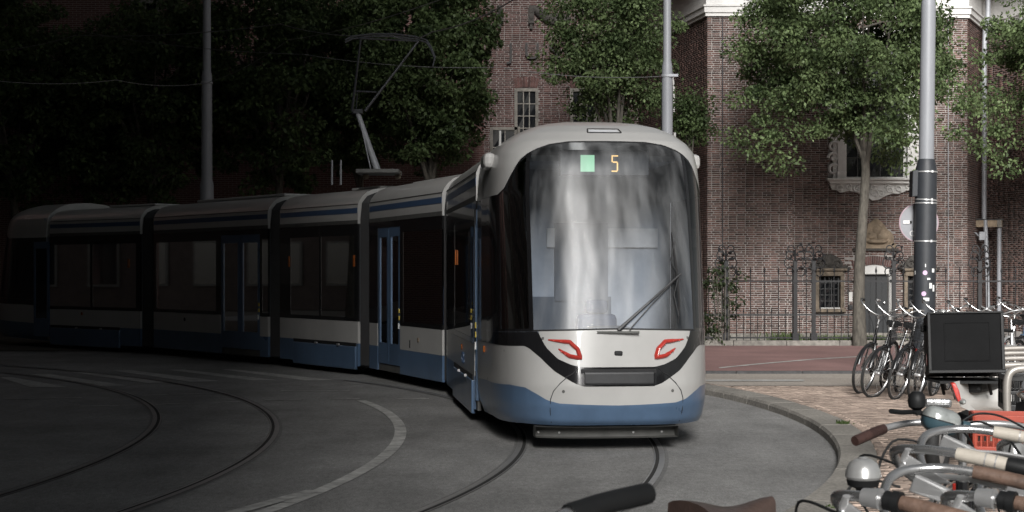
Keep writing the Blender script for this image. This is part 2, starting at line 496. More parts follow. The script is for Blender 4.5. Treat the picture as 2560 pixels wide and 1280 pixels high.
def arc(c, r, a0, a1, n):
    return [(c[0] + r * math.cos(a0 + (a1 - a0) * i / n), c[1] + r * math.sin(a0 + (a1 - a0) * i / n)) for i in range(n + 1)]
def ring_strip(b, c, r0, r1, a0, a1, n, z):
    i, o = arc(c, r0, a0, a1, n), arc(c, r1, a0, a1, n)
    return b.grid([[(p[0], p[1], z) for p in i], [(p[0], p[1], z) for p in o]])
rails = [('left rail of the far left tram track, curving in front of the crosswalk', (-22.68, 15.46), 18.77, -1),
         ('right rail of the far left tram track, passing inside the painted arc', (-21.44, 15.59), 18.95, 1),
         ('left rail coming out from under the front of the tram', (-16.82, 16.98), 16.91, -1),
         ('right rail coming out from under the tram beside the pavement curve', (-17.23, 17.05), 18.75, 1)]
for lab, c, r, sg in rails:
    a0, a1 = R(-75), R(60) if c[0] < -20 else R(34)
    b = MB(); ring_strip(b, c, r - .06, r + .06, a0, a1, 110, 0.004)
    t = tag(b.build('tram_rail', 'railbed'), lab, 'rail', 'grooved tram rails in the road')
    b = MB()
    ring_strip(b, c, r - .028, r + .024, a0, a1, 110, 0.010)
    b.build('rail_head', 'steel', t)
    g0 = r + .026 if sg < 0 else r - .062
    b = MB(); ring_strip(b, c, g0, g0 + .032, a0, a1, 110, 0.007)
    b.build('rail_groove', 'groove', t)
    g1 = r + .062 if sg < 0 else r - .076
    b = MB(); ring_strip(b, c, g1, g1 + .012, a0, a1, 110, 0.009)
    b.build('rail_lip', 'steel', t)

# painted arc, block by block
lc, lr = (-19.15, 16.6), 17.95
na = 19
for i in range(na):
    a0 = R(-17.5) + R(35.6) * i / na
    a1 = R(-17.5) + R(35.6) * (i + 1) / na - 0.0009
    b = MB(); ring_strip(b, lc, lr - .065, lr + .065, a0, a1, 4, 0.006)
    b.build('painted_block', 'paint', road)
p0, p1 = gpx(785, 1228), gpx(560, 1290)
dd = (p1 - p0).normalized(); nn = Vector((dd.y, -dd.x, 0)) * .07
sheet('painted_block', [p0 - nn, p1 - nn, p1 + nn, p0 + nn], 0.009, 'paint', road)
for q in ([(0, 165), (60, 165), (330, 213), (150, 213)], [(150, 150), (240, 148), (620, 205), (480, 208)], [(350, 140), (430, 137), (850, 190), (720, 193)],
          [(560, 132), (640, 130), (1080, 183), (940, 187)], [(830, 128), (900, 127), (1360, 178), (1240, 180)], [(1090, 126), (1150, 126), (1640, 178), (1500, 180)]):
    sheet('crosswalk_stripe', [gpx(x * .508, 860 + y * .508) for x, y in q], 0.005, 'paint', road)
for x0, y0, x1, y1 in ((1320, 200, 1480, 200), (1630, 200, 1780, 200), (700, 255, 1050, 244), (1380, 232, 1720, 232), (1620, 270, 1770, 271), (1940, 272, 2110, 272),
                       (1050, 290, 1180, 286), (1300, 279, 1480, 275), (390, 309, 580, 306), (20, 273, 400, 267), (760, 300, 930, 294), (790, 210, 900, 208)):
    a, c = gpx(x0 * .508, 860 + y0 * .508), gpx(x1 * .508, 860 + y1 * .508)
    sheet('lane_dash', [a, c, c + Vector((0, .07, 0)), a + Vector((0, .07, 0))], 0.0065, 'paint', road)

# kerb: separate stones round the bend, then straight on behind the tram
KC, KR, KW = (-15.04, 18.62), 18.45, 0.36
kerb = tag(MB().box((KC[0] + KR + .2, KC[1], -.02), (.05, .3, .02)).build('kerb', 'kerb'), 'curved concrete kerb round the brick pavement, right of the tram', 'kerb')
a_lo, a_hi = math.asin((6.0 - KC[1]) / KR), math.asin((24.5 - KC[1]) / KR)
ns = 20
for i in range(ns):
    a0 = a_lo + (a_hi - a_lo) * i / ns + .0004
    a1 = a_lo + (a_hi - a_lo) * (i + 1) / ns - .0004
    dz = random.uniform(-.003, .003)
    prof = [(KR, -.02), (KR + .008, .068 + dz), (KR + .03, .098 + dz), (KR + KW - .004, .103 + dz), (KR + KW, .02)]
    rows = [[(KC[0] + r_ * math.cos(a0 + (a1 - a0) * k / 6), KC[1] + r_ * math.sin(a0 + (a1 - a0) * k / 6), z_) for k in range(7)] for r_, z_ in prof]
    b = MB(); b.grid(rows)
    for e in (0, 6):
        b.add([rw[e] for rw in rows], [(0, 1, 2, 3, 4)])
    b.build('kerb_stone', 'kerb', kerb)
tx, ty = -math.sin(a_hi), math.cos(a_hi)
ex, ey = KC[0] + KR * math.cos(a_hi), KC[1] + KR * math.sin(a_hi)
for i in range(9):
    s0, s1 = i * 1.0 + .004, i * 1.0 + .996
    p = [(ex + tx * s0, ey + ty * s0), (ex + tx * s1, ey + ty * s1)]
    nx, ny = ty, -tx
    b = MB(); b.prism([(p[0][0], p[0][1], -.02), (p[1][0], p[1][1], -.02), (p[1][0] + nx * KW, p[1][1] + ny * KW, -.02), (p[0][0] + nx * KW, p[0][1] + ny * KW, -.02)], (0, 0, .122))
    b.build('kerb_stone', 'kerb', kerb)
outer = arc(KC, KR + KW - .01, a_lo, a_hi, 40)
far_e = (ex + tx * 2.15 + ty * KW, ey + ty * 2.15 - tx * KW)
YR = 26.4                                   # where the red path begins
struct(sheet('pavement', outer + [far_e, (24, far_e[1]), (24, 6.0)], PAVE, 'sand'))
tan = struct(sheet('side_road', [(KC[0] + KR + KW - .62, 23.6), (24, 23.6), (24, YR), (far_e[0], YR)], PAVE + .018, 'tanroad'))
sheet('painted_line', [gpx(1745, 951, .1), gpx(2010, 951, .1), gpx(2010, 955, .1), gpx(1745, 955, .1)], PAVE + .024, 'paint', tan)
redpath = struct(sheet('red_cycle_path', [(1.2, YR + .12), (24, YR + .12), (24, 36.05), (-3.2, 36.05), (-2.0, 33)], PAVE + .04, 'redpath'))
pl = [gpx(1800, 921, .13), gpx(1900, 911, .13), gpx(2040, 899, .13), gpx(2180, 891, .13)]
b = MB(); b.grid([[(p.x, p.y, PAVE + .045) for p in pl], [(p.x, p.y + .22, PAVE + .045) for p in pl]])
b.build('painted_line', 'paint', redpath)
step = tag(MB().box((10, YR + .06, .06), (.2, .05, .04)).build('path_edge', 'kerb_dark'), 'dark stone edge along the red cycle path', 'kerb')
for i in range(18):
    x0 = 1.5 + i * 1.1
    MB().box((x0 + .548, YR + .06, PAVE + .015), (1.094, .13, .09)).build('edge_stone', 'kerb_dark', step, bevel=.012)

# paving bricks: the largest-looking 300 as pieces, the rest one mass
BOXF = np.array([(0, 1, 3, 2), (0, 4, 5, 1), (2, 3, 7, 6), (0, 2, 6, 4), (1, 5, 7, 3)])
def brick_arrays(cs, u, v, n, lu, lv, d):
    """open-backed bricks: centres cs (N,3), axes u, v, n; face pushed out by d with a small chamfer"""
    cs = np.asarray(cs, float)
    N = len(cs)
    lu = np.broadcast_to(np.asarray(lu, float), (N,)); lv = np.broadcast_to(np.asarray(lv, float), (N,)); d = np.broadcast_to(np.asarray(d, float), (N,))
    V = np.zeros((N, 8, 3))
    k = 0
    for su, sv in ((-1, -1), (1, -1), (1, 1), (-1, 1)):
        V[:, k] = cs + np.outer(lu * su / 2, u) + np.outer(lv * sv / 2, v)
        V[:, k + 4] = cs + np.outer(lu / 2 * su - su * .004, u) + np.outer(lv / 2 * sv - sv * .004, v) + np.outer(d, n)
        k += 1
    F0 = np.array([(4, 5, 6, 7), (0, 1, 5, 4), (1, 2, 6, 5), (2, 3, 7, 6), (3, 0, 4, 7)])
    F = (F0[None] + 8 * np.arange(N)[:, None, None]).reshape(-1, 4)
    return V.reshape(-1, 3), F
def single_bricks(cs, u, v, n, lu, lv, d, name, m, parent):
    V, F = brick_arrays([(0, 0, 0)], u, v, n, lu, lv, d)
    first = None
    for c in cs:
        if first is None:
            first = np_mesh(name, V, F, m, parent); first.location = c
        else:
            o = bpy.data.objects.new(name, first.data); col.objects.link(o); o.parent = parent; o.location = c
bl, bw = 0.204, 0.078
cs = []
for j in range(int((23.6 - 11.2) / (bw + .006))):
    y = 11.2 + j * (bw + .006) + bw / 2
    if y > 23.57:
        break
    for i in range(60):
        x = 2.3 + (i + .5 * (j % 2)) * (bl + .006)
        if math.hypot(x - KC[0], y - KC[1]) < KR + KW + .075 or x > .33 * y + .4:
            continue
        cs.append((x + random.uniform(-.002, .002), y, PAVE))
cs = np.array(cs)
vis = (cs[:, 0] < .24 * cs[:, 1]) | (cs[:, 1] > 15)
order = np.argsort(np.where(vis, cs[:, 1], 99))
pav = [o for o in bpy.data.objects if o.name == 'pavement'][0]
U, Vv, Nz = np.array([1., 0, 0]), np.array([0, 1., 0]), np.array([0, 0, 1.])
for o_ in [order[:300]]:
    single_bricks(cs[o_], U, Vv, Nz, bl, bw, .016, 'paving_brick', 'pavebrick', pav)
rest = cs[order[300:]]
Vx, Fx = brick_arrays(rest, U, Vv, Nz, bl, bw, .016 + rng.uniform(-.003, .002, len(rest)))
stuff(np_mesh('paving_brickwork', Vx, Fx, 'pavebrick', pav))
# soldier course hugging the kerb
sc = []
V_, F_ = [], []
nsd = 150
for i in range(nsd):
    a = a_lo + (a_hi - a_lo) * (i + .5) / nsd
    er, et = np.array([math.cos(a), math.sin(a), 0]), np.array([-math.sin(a), math.cos(a), 0])
    c = np.array([KC[0], KC[1], PAVE]) + er * (KR + KW + .045)
    a_, f_ = brick_arrays([c], et, er, Nz, (a_hi - a_lo) / nsd * (KR + KW) - .006, .08, .015)
    F_.append(f_ + 8 * i); V_.append(a_)
stuff(np_mesh('edging_brickwork', np.concatenate(V_), np.concatenate(F_), 'pavebrick', pav))
# ------------------------------------------------------------------ buildings
def brick_tex(name, mortar, c1, c2, bw_=.225, bh=.062):
    m = bpy.data.materials.new(name); m.use_nodes = True
    n, l = m.node_tree.nodes, m.node_tree.links
    p = n['Principled BSDF']; p.inputs['Roughness'].default_value = .9
    geo, sep, cmb, br = n.new('ShaderNodeNewGeometry'), n.new('ShaderNodeSeparateXYZ'), n.new('ShaderNodeCombineXYZ'), n.new('ShaderNodeTexBrick')
    l.new(geo.outputs['Position'], sep.inputs[0])
    ad = n.new('ShaderNodeMath'); ad.operation = 'ADD'
    l.new(sep.outputs[0], ad.inputs[0]); l.new(sep.outputs[1], ad.inputs[1])
    l.new(ad.outputs[0], cmb.inputs[0]); l.new(sep.outputs[2], cmb.inputs[1])
    l.new(cmb.outputs[0], br.inputs['Vector'])
    br.inputs['Color1'].default_value, br.inputs['Color2'].default_value, br.inputs['Mortar'].default_value = c1 + (1,), c2 + (1,), mortar + (1,)
    br.inputs['Scale'].default_value = 1.0
    br.inputs['Brick Width'].default_value, br.inputs['Row Height'].default_value, br.inputs['Mortar Size'].default_value = bw_, bh, .006
    l.new(br.outputs['Color'], p.inputs['Base Color'])
    return m
M['brickwall'] = brick_tex('distant_brickwork', (.27, .22, .2), (.13, .058, .05), (.095, .042, .038))

def wall_bricks(P0, P1, z0, z1, excl, parent, single=None, bl=.20, bh=.0405, j=.015, proud=.012, m='brick'):
    """courses on the upright plane from P0 to P1 (left to right as seen); excl = (u0,u1,z0,z1) holes; single(u,z) picks bricks built one by one"""
    P0, P1 = np.array(P0 + (0,), float), np.array(P1 + (0,), float)
    L = np.linalg.norm(P1 - P0); u = (P1 - P0) / L
    n = np.array([u[1], -u[0], 0]); v = np.array([0, 0, 1.])
    head = (bl - j) / 2
    cs, ls = [], []
    k, z = 0, z0 + bh / 2
    while z < z1:
        # alternate courses of stretchers and a mix of headers, offset by half a head
        x = -random.choice((.0, .05, .1)) if k % 2 else -bl * .5 + random.uniform(-.01, .01)
        q = 0
        while x < L:
            w = bl if (q % 3 != 2 or k % 2 == 0) else head
            a, e = max(x, 0), min(x + w, L)
            if e - a > .02:
                uc = (a + e) / 2
                if not any(t[0] - .02 < e and a < t[1] + .02 and t[2] - .02 < z + bh / 2 and z - bh / 2 < t[3] + .02 for t in excl):
                    cs.append((uc, z)); ls.append(e - a)
                else:
                    for t in excl:                       # trim against the sides of the opening
                        if t[2] - .02 < z + bh / 2 and z - bh / 2 < t[3] + .02:
                            if a < t[0] < e and t[0] - a > .04: cs.append(((a + t[0]) / 2, z)); ls.append(t[0] - a)
                            if a < t[1] < e and e - t[1] > .04: cs.append(((e + t[1]) / 2, z)); ls.append(e - t[1])
            x += w + j; q += 1
        z += bh + j; k += 1
    cs, ls = np.array(cs), np.array(ls)
    W = P0[None] + cs[:, :1] * u[None] + cs[:, 1:] * v[None]
    pick = np.zeros(len(cs), bool)
    if single is not None:
        full = np.abs(ls - bl) < .003
        cand = np.array([single(a, c) for a, c in cs]) & full
        idx = np.where(cand)[0][:300]
        pick[idx] = True
        single_bricks(W[idx], u, v, n, bl, bh, proud, 'brick', m, parent)
    V, F = brick_arrays(W[~pick], u, v, n, ls[~pick], bh, proud + rng.uniform(-.004, .003, (~pick).sum()))
    return V, F
def wall_panel(b, P0, P1, z0, z1, t=.3, holes=()):
    P0, P1 = Vector(P0 + (0,)), Vector(P1 + (0,))
    L = (P1 - P0).length
    u = (P1 - P0).normalized(); n = Vector((u.y, -u.x, 0))
    us = sorted({0.0, L} | {min(max(h[k], 0), L) for h in holes for k in (0, 1)})
    zs = sorted({z0, z1} | {min(max(h[k], z0), z1) for h in holes for k in (2, 3)})
    for i in range(len(us) - 1):
        for k in range(len(zs) - 1):
            um, zm = (us[i] + us[i + 1]) / 2, (zs[k] + zs[k + 1]) / 2
            if us[i + 1] - us[i] < 1e-4 or zs[k + 1] - zs[k] < 1e-4 or any(h[0] < um < h[1] and h[2] < zm < h[3] for h in holes): continue
            a, c = P0 + u * us[i], P0 + u * us[i + 1]
            b.prism([a + Vector((0, 0, zs[k])), c + Vector((0, 0, zs[k])), c + Vector((0, 0, zs[k + 1])), a + Vector((0, 0, zs[k + 1]))], -n * t)

chapel = thing('brick_chapel', 'dark red brick building with white cornice, ornate white window and small dark door', 'building', (9, 41, 0))
chapel.location = (0, 0, 0)
Y2, Y3 = 40.75, 41.05
GZ = .03
A0, A1, A2 = (3.75, 47.1), (4.98, Y2), (7.14, Y2)
B1, B2 = (7.14, Y3), (11.68, Y3)
C2 = (12.9, 43.6)
D2 = (17.2, 32.0)
ZC = 8.36
K = 41.0 / FPX
def wx(x, Y=Y3): return (x - 1280) * Y / FPX
def wz(y, Y=Y3): return CAM_H + (681 - y) * Y / FPX
ex3 = [(wx(2138) - 7.14, wx(2229) - 7.14, GZ, wz(664)), (wx(2036) - 7.14, wx(2108) - 7.14, wz(778), wz(668)), (wx(2257) - 7.14, wx(2330) - 7.14, wz(785), wz(668)),
       (wx(2092) - 7.14, wx(2286) - 7.14, wz(452), 7.9), (wx(2133) - 7.14, wx(2235) - 7.14, wz(664), wz(644)), (wx(2146) - 7.14, wx(2232) - 7.14, wz(622), wz(606)), (wx(2166) - 7.14, wx(2216) - 7.14, wz(606), wz(575))]
b = MB()
for a, c in ((A0, A1), (A1, A2), (B1, B2), (B2, C2), (C2, D2)):
    wall_panel(b, a, c, GZ, ZC, .3, [h for i_, h in enumerate(ex3) if i_ in (0, 1, 2, 3)] if a == B1 else ([(2.63, 3.47, 6.05, 7.17)] if a == A0 else ()))
b.prism([(A2[0] - .02, Y2 + .004, GZ), (A2[0] - .02, Y3, GZ), (A2[0] - .02, Y3, ZC), (A2[0] - .02, Y2 + .004, ZC)], (-.2, 0, 0))
wall = b.build('wall', 'mortar', chapel)
Vs, Fs, off = [], [], 0
for a, c, ex, sg in ((A0, A1, [(2.6, 3.5, 6.0, 7.3)], None),
                     (A1, A2, [], lambda u_, z_: .15 < u_ < 2.0 and 2.15 < z_ < 4.2), (B1, B2, ex3, None), (B2, C2, [], None), (C2, D2, [(3.2, 99, 0, 99)], None)):
    V, F = wall_bricks(a, c, GZ + .2, ZC, ex, wall, sg)
    Vs.append(V); Fs.append(F + off); off += len(V)
# the return of the corner pier
V, F = wall_bricks((A2[0], Y2), (A2[0] + .0001, Y3), GZ + .2, ZC, [], wall)
Vs.append(V); Fs.append(F + off); off += len(V)
stuff(np_mesh('brickwork', np.concatenate(Vs), np.concatenate(Fs), 'brick', chapel))
b = MB()
for a, c in ((A1, A2), (B1, B2)):
    b.box(((a[0] + c[0]) / 2, a[1] - .03, GZ + .1), (c[0] - a[0], .06, .2))
b.build('plinth', 'plinth', chapel)

# white entablature: stepped mouldings that follow the plan
def offset_path(pts, d):
    res = []
    for i, p in enumerate(pts):
        p = Vector(p)
        e0 = (p - Vector(pts[i - 1])).normalized() if i else None
        e1 = (Vector(pts[i + 1]) - p).normalized() if i < len(pts) - 1 else None
        n0 = Vector((e0.y, -e0.x)) if e0 else None
        n1 = Vector((e1.y, -e1.x)) if e1 else None
        if n0 is None: o = n1 * d
        elif n1 is None: o = n0 * d
        else:
            m_ = (n0 + n1).normalized()
            o = m_ * (d / max(.35, m_.dot(n0)))
        res.append(p + o)
    return res
path = [A0, A1, (A2[0] + .02, Y2), (A2[0] + .02, Y3), B2, C2, (15.6, 36.3)]
prof = [(.02, ZC - .06), (.07, ZC - .06), (.07, ZC + .02), (.11, ZC + .03), (.11, ZC + .16), (.14, ZC + .18), (.14, ZC + .22), (.05, ZC + .24), (.05, ZC + .82), (.10, ZC + .86),
        (.16, ZC + .94), (.18, ZC + 1.06), (.62, ZC + 1.10), (.62, ZC + 1.22), (.70, ZC + 1.26), (.76, ZC + 1.42), (.1, ZC + 1.46)]
rows = [[(p.x, p.y, z_) for p in offset_path(path, d_)] for d_, z_ in prof]
b = MB(); b.grid(rows)
corn = b.build('cornice', 'white_trim', chapel)
for a, c in ((A0, A1), (A1, A2), (B1, B2)):        # modillions under the eaves
    P0, P1 = Vector(a), Vector(c)
    L = (P1 - P0).length; u = (P1 - P0) / L; nrm = Vector((u.y, -u.x))
    k = int(L / .52)
    for i in range(k):
        q = P0 + u * (L * (i + .5) / k) + nrm * .36
        rot = Matrix(((u.x, nrm.x, 0), (u.y, nrm.y, 0), (0, 0, 1)))
        MB().box((q.x, q.y, ZC + 1.04), (.16, .42, .11), rot).build('bracket', 'white_trim', corn)
b = MB()
for i in range(len(path) - 1):
    a, c = offset_path(path, .74)[i], offset_path(path, .74)[i + 1]
    b.add([(a.x, a.y, ZC + 1.44), (c.x, c.y, ZC + 1.44), (8.5, 47, ZC + 4.2), (8.5, 47, ZC + 4.2)], [(0, 1, 2)])
b.build('roof', 'slate', chapel)

# arched window in the left side wall
u1 = (Vector(A1) - Vector(A0)).normalized(); n1 = Vector((u1.y, -u1.x))
def side_pt(u, z, d=0): 
    q = Vector(A0) + u1 * u + n1 * d
    return (q.x, q.y, z)
cx, hw, zs, zb = 3.05, .42, 6.75, 6.05
archp = lambda r, d: [side_pt(cx - r, zb, d)] + [side_pt(cx - r * math.cos(a), zs + r * math.sin(a), d) for a in [math.pi * i / 12 for i in range(13)]] + [side_pt(cx + r, zb, d)]
b = MB(); b.grid([archp(hw, .05), archp(hw + .14, .05)]); b.grid([archp(hw, .05), archp(hw, -.1)]); b.grid([archp(hw + .14, .05), archp(hw + .14, 0)])
aw = b.build('arched_window', 'white_trim', chapel)
b = MB(); b.add(archp(hw, -.02), [tuple(range(15))]); b.build('pane', 'win_dark', aw)

def window_grid(parent, x0, x1, z0, z1, Y, nx, nz, fm, mm, fw=.07, mw=.025, gl='win_dark', name='window', panes=True):
    b = MB()
    for s in (x0 + fw / 2, x1 - fw / 2): b.box((s, Y - .03, (z0 + z1) / 2), (fw, .08, z1 - z0))
    for s in (z0 + fw / 2, z1 - fw / 2): b.box(((x0 + x1) / 2, Y - .031, s), (x1 - x0 - 2 * fw, .078, fw))
    w = b.build(name, fm, parent)
    x0, x1, z0, z1 = x0 + fw, x1 - fw, z0 + fw, z1 - fw
    pw, ph = (x1 - x0) / nx, (z1 - z0) / nz
    for i in range(nx):
        for k in range(nz):
            t1, t2 = random.uniform(-.004, .004), random.uniform(-.004, .004)
            xa, xb, za, zb_ = x0 + i * pw, x0 + (i + 1) * pw, z0 + k * ph, z0 + (k + 1) * ph
            MB().add([(xa, Y + t1, za), (xb, Y - t1, za), (xb, Y - t2, zb_), (xa, Y + t2, zb_)], [(0, 1, 2, 3)]).build('pane', gl, w)
    b = MB()
    for i in range(1, nx): b.box((x0 + i * pw, Y - .02, (z0 + z1) / 2), (mw, .03, z1 - z0))
    for k in range(1, nz): b.box(((x0 + x1) / 2, Y - .021, z0 + k * ph), (x1 - x0, .026, mw))
    if nx > 1 or nz > 1: b.build('glazing_bar', mm, w)
    return w
def blob(b, c, r, seed=0, n=10, flat=.5):
    """a carved lump: squashed uneven half ball bulging towards the street"""
    r_ = random.Random(seed)
    rows = []
    for i in range(6):
        th = math.pi / 2 * i / 5
        rows.append([(c[0] + r[0] * math.cos(th) * math.cos(2 * math.pi * k / n) * (1 + r_.uniform(-.14, .14)), c[1] - flat * r[0] * math.sin(th) , c[2] + r[1] * math.cos(th) * math.sin(2 * math.pi * k / n) * (1 + r_.uniform(-.14, .14))) for k in range(n)])
    b.grid(rows, closed=True)
def curl(b, c, r, turns, w, sg=1, Y=0, start=0.0):
    """a carved C-scroll"""
    pts, rs = [], []
    for i in range(22):
        t = i / 21
        a = start + sg * turns * 2 * math.pi * t
        rr = r * (1 - .75 * t)
        pts.append((c[0] + rr * math.cos(a), c[1] - .03, c[2] + rr * math.sin(a))); rs.append(w * (1 - .45 * t))
    b.tube(pts, rs, 6)

# large ornate white window
Yw = Y3 - .02
uw = window_grid(chapel, wx(2112), wx(2264), wz(447), 7.75, Y3 + .1, 5, 7, 'white_trim', 'muntin', fw=.05, mw=.03, name='ornate_window')
b = MB()
for s, x in ((-1, 2101), (1, 2275)):
    b.box((wx(x), Yw - .06, (wz(447) + 7.8) / 2), (.20, .16, 7.8 - wz(447)))
    b.box((wx(x), Yw - .11, wz(440)), (.24, .12, .22))
    b.box((wx(x), Yw - .10, 7.0), (.24, .12, .16))
b.box((wx(2188), Yw - .08, 7.9), (2.3, .24, .24))
b.build('window_surround', 'white_trim', uw, bevel=.015)
b = MB()
for s, x in ((-1, 2084), (1, 2291)):
    for k, (z_, r_) in enumerate(((wz(425), .17), (wz(395), .14), (wz(368), .15), (wz(345), .13), (wz(310), .12), (wz(275), .13))):
        curl(b, (wx(x) + s * .02, Yw - .06, z_), r_, 1.1, .045, s * (1 if k % 2 else -1), start=math.pi * (k % 2))
    b.box((wx(x) - s * .03, Yw - .03, wz(385)), (.13, .1, 1.3))
b.build('scroll_bracket', 'white_trim', uw, smooth=True)
b = MB()
b.prism([(wx(2062), Yw, wz(447)), (wx(2290), Yw, wz(447)), (wx(2290), Yw, wz(452)), (wx(2062), Yw, wz(452))], (0, -.30, 0))
b.prism([(wx(2066), Yw, wz(452)), (wx(2286), Yw, wz(452)), (wx(2281), Yw, wz(460)), (wx(2071), Yw, wz(460))], (0, -.22, 0))
b.build('sill', 'white_trim', uw, bevel=.012)
b = MB()
pts = [(2072, 460), (2284, 460), (2282, 470), (2262, 478), (2245, 485), (2230, 484), (2212, 490), (2196, 499), (2180, 502), (2164, 492), (2152, 488), (2138, 480), (2120, 478), (2100, 482), (2090, 476), (2078, 474)]
b.prism([(wx(x), Yw, wz(y)) for x, y in pts], (0, -.09, 0))
b.build('apron', 'white_trim', uw)
b = MB()
for k, (x, y, r_, sg) in enumerate(((2095, 470, .09, 1), (2118, 468, .08, -1), (2140, 472, .1, 1), (2162, 480, .11, -1), (2182, 484, .12, 1), (2200, 482, .11, -1), (2222, 474, .10, 1), (2243, 473, .09, -1), (2266, 468, .08, 1), (2180, 468, .08, -1), (2150, 466, .06, 1), (2212, 466, .06, -1))):
    curl(b, (wx(x), Yw - .09, wz(y)), r_, 1.2, .026, sg, start=k * 1.3)
    blob(b, (wx(x) + .05, Yw - .09, wz(y) - .05), (.05, .05), k, flat=.8)
b.build('apron_scroll', 'white_trim', uw, smooth=True)

# stone-framed small windows either side of the door
for x0, x1, lab in ((2036, 2108, 'l'), (2257, 2330, 'r')):
    w = window_grid(chapel, wx(x0 + 10), wx(x1 - 9), wz(771), wz(689), Y3 + .12, 3, 5, 'muntin', 'muntin', fw=.03, mw=.022, name='small_window')
    b = MB()
    for x in (x0 + 5, x1 - 4): b.box((wx(x), Y3 - .03, wz(729)), (.10, .2, wz(682) - wz(774)))
    b.box((wx((x0 + x1) / 2), Y3 - .05, wz(683)), (wx(x1) - wx(x0) - .05, .22, .14))
    b.box((wx((x0 + x1) / 2), Y3 - .09, wz(674)), (wx(x1) - wx(x0) + .12, .3, .06))
    b.box((wx((x0 + x1) / 2), Y3 - .08, wz(776)), (wx(x1) - wx(x0) + .06, .26, .08))
    b.build('stone_surround', 'stone', w, bevel=.012)
    b = MB(); xm = wx((x0 + x1) / 2)
    b.prism([(xm + .36 * math.cos(a), Y3 - .01, wz(671) + .36 * math.sin(a)) for a in [math.pi * i / 10 for i in range(11)]], (0, -.1, 0))
    curl(b, (xm - .2, Y3 - .1, wz(660)), .12, 1.2, .035, 1); curl(b, (xm + .2, Y3 - .1, wz(660)), .12, 1.2, .035, -1, start=math.pi)
    blob(b, (xm, Y3 - .1, wz(652)), (.14, .17), 5)
    curl(b, (xm - .44, Y3 - .05, wz(668)), .09, 1, .035, 1); curl(b, (xm + .44, Y3 - .05, wz(668)), .09, 1, .035, -1)
    b.build('carved_top', 'dark_stone', w, smooth=True)
    MB().box((wx((x0 + x1) / 2) + .02, Y3 - .1, wz(770)), (.5, .06, .025)).build('sill_edge', 'white_trim', w)
    for q in range(5): MB().tube([(wx(x0 + 14 + q * 11), Y3 - .04, wz(770)), (wx(x0 + 14 + q * 11), Y3 - .04, wz(690))], .010, 5).build('window_bar', 'iron', w)

# door with white frame, brick arch and carved gable stone
dx0, dx1, dz1 = wx(2140), wx(2228), wz(668)
b = MB()
for x in (dx0 + .04, dx1 - .04): b.box((x, Y3 - .02, (GZ + dz1 - .08) / 2 + .02), (.08, .16, dz1 - GZ - .1))
nseg = 12
xm, rw = (dx0 + dx1) / 2, (dx1 - dx0) / 2
arch_z = lambda x: dz1 - .07 + .12 * (1 - ((x - xm) / rw) ** 2)
xs = [dx0 + (dx1 - dx0) * i / nseg for i in range(nseg + 1)]
b.prism([(x, Y3 + .06, arch_z(x)) for x in xs] + [(x, Y3 + .06, dz1 - .17) for x in xs[::-1]], (0, -.16, 0))
fr = b.build('door_frame', 'white_trim', chapel)
b = MB(); b.box((xm, Y3 + .1, (GZ + dz1 - .17) / 2), (dx1 - dx0 - .16, .05, dz1 - .2 - GZ))
door = b.build('door', 'door_dark', chapel)
for q in range(5): MB().box((dx0 + .08 + (q + .5) * (dx1 - dx0 - .16) / 5, Y3 + .07, (GZ + dz1 - .2) / 2), ((dx1 - dx0 - .16) / 5 - .012, .02, dz1 - .3 - GZ)).build('door_plank', 'door_dark', door)
MB().lathe([(.02, 0), (.03, .02), (.03, .05), (.01, .06)], 12, Matrix.Translation((dx1 - .17, Y3 + .05, 1.0)) @ Matrix.Rotation(R(90), 4, 'X')).build('door_knob', 'chrome', door, smooth=True)
for i in range(20):
    f = (i + .5) / 20; x = dx0 - .08 + (dx1 - dx0 + .16) * f
    tilt = (f - .5) * .55
    rot = Matrix.Rotation(tilt, 3, 'Y')
    MB().box((x + tilt * .1, Y3 - .004, arch_z(min(max(x, dx0), dx1)) + .13), ((dx1 - dx0 + .16) / 20 - .009, .04, .22), rot).build('arch_brick', 'arch_brick', fr)
b = MB()
pts = [(2136, 622), (2240, 622), (2240, 612), (2232, 606), (2233, 592), (2226, 580), (2216, 573), (2208, 562), (2200, 553), (2190, 546), (2184, 548), (2176, 556), (2168, 560), (2166, 572), (2158, 582), (2146, 592), (2140, 604), (2142, 612)]
b.prism([(wx(x), Y3 + .01, wz(y)) for x, y in pts], (0, -.10, 0))
gs = b.build('gable_stone', 'tan_stone', chapel, bevel=.012)
b = MB()
for k, (x, y, r0, r1) in enumerate(((2190, 575, .13, .14), (2178, 590, .14, .1), (2205, 592, .16, .11), (2190, 604, .3, .07), (2165, 602, .1, .08), (2218, 604, .1, .08), (2198, 563, .08, .09))):
    blob(b, (wx(x), Y3 - .07, wz(y)), (r0, r1), k + 20, flat=.55)
b.build('relief', 'tan_stone', gs, smooth=True)
b = MB(); b.box((wx(2188), Y3 - .04, wz(624)), (1.16, .12, .06)); b.build('relief_base', 'dark_stone', gs)
MB().box((wx(2126), Y3 - .02, wz(742)), (.085, .03, .24)).build('notice_plate', 'white_trim', chapel)
MB().box((wx(2126), Y3 - .02, wz(768)), (.09, .06, .12)).build('letter_box', 'iron', chapel)

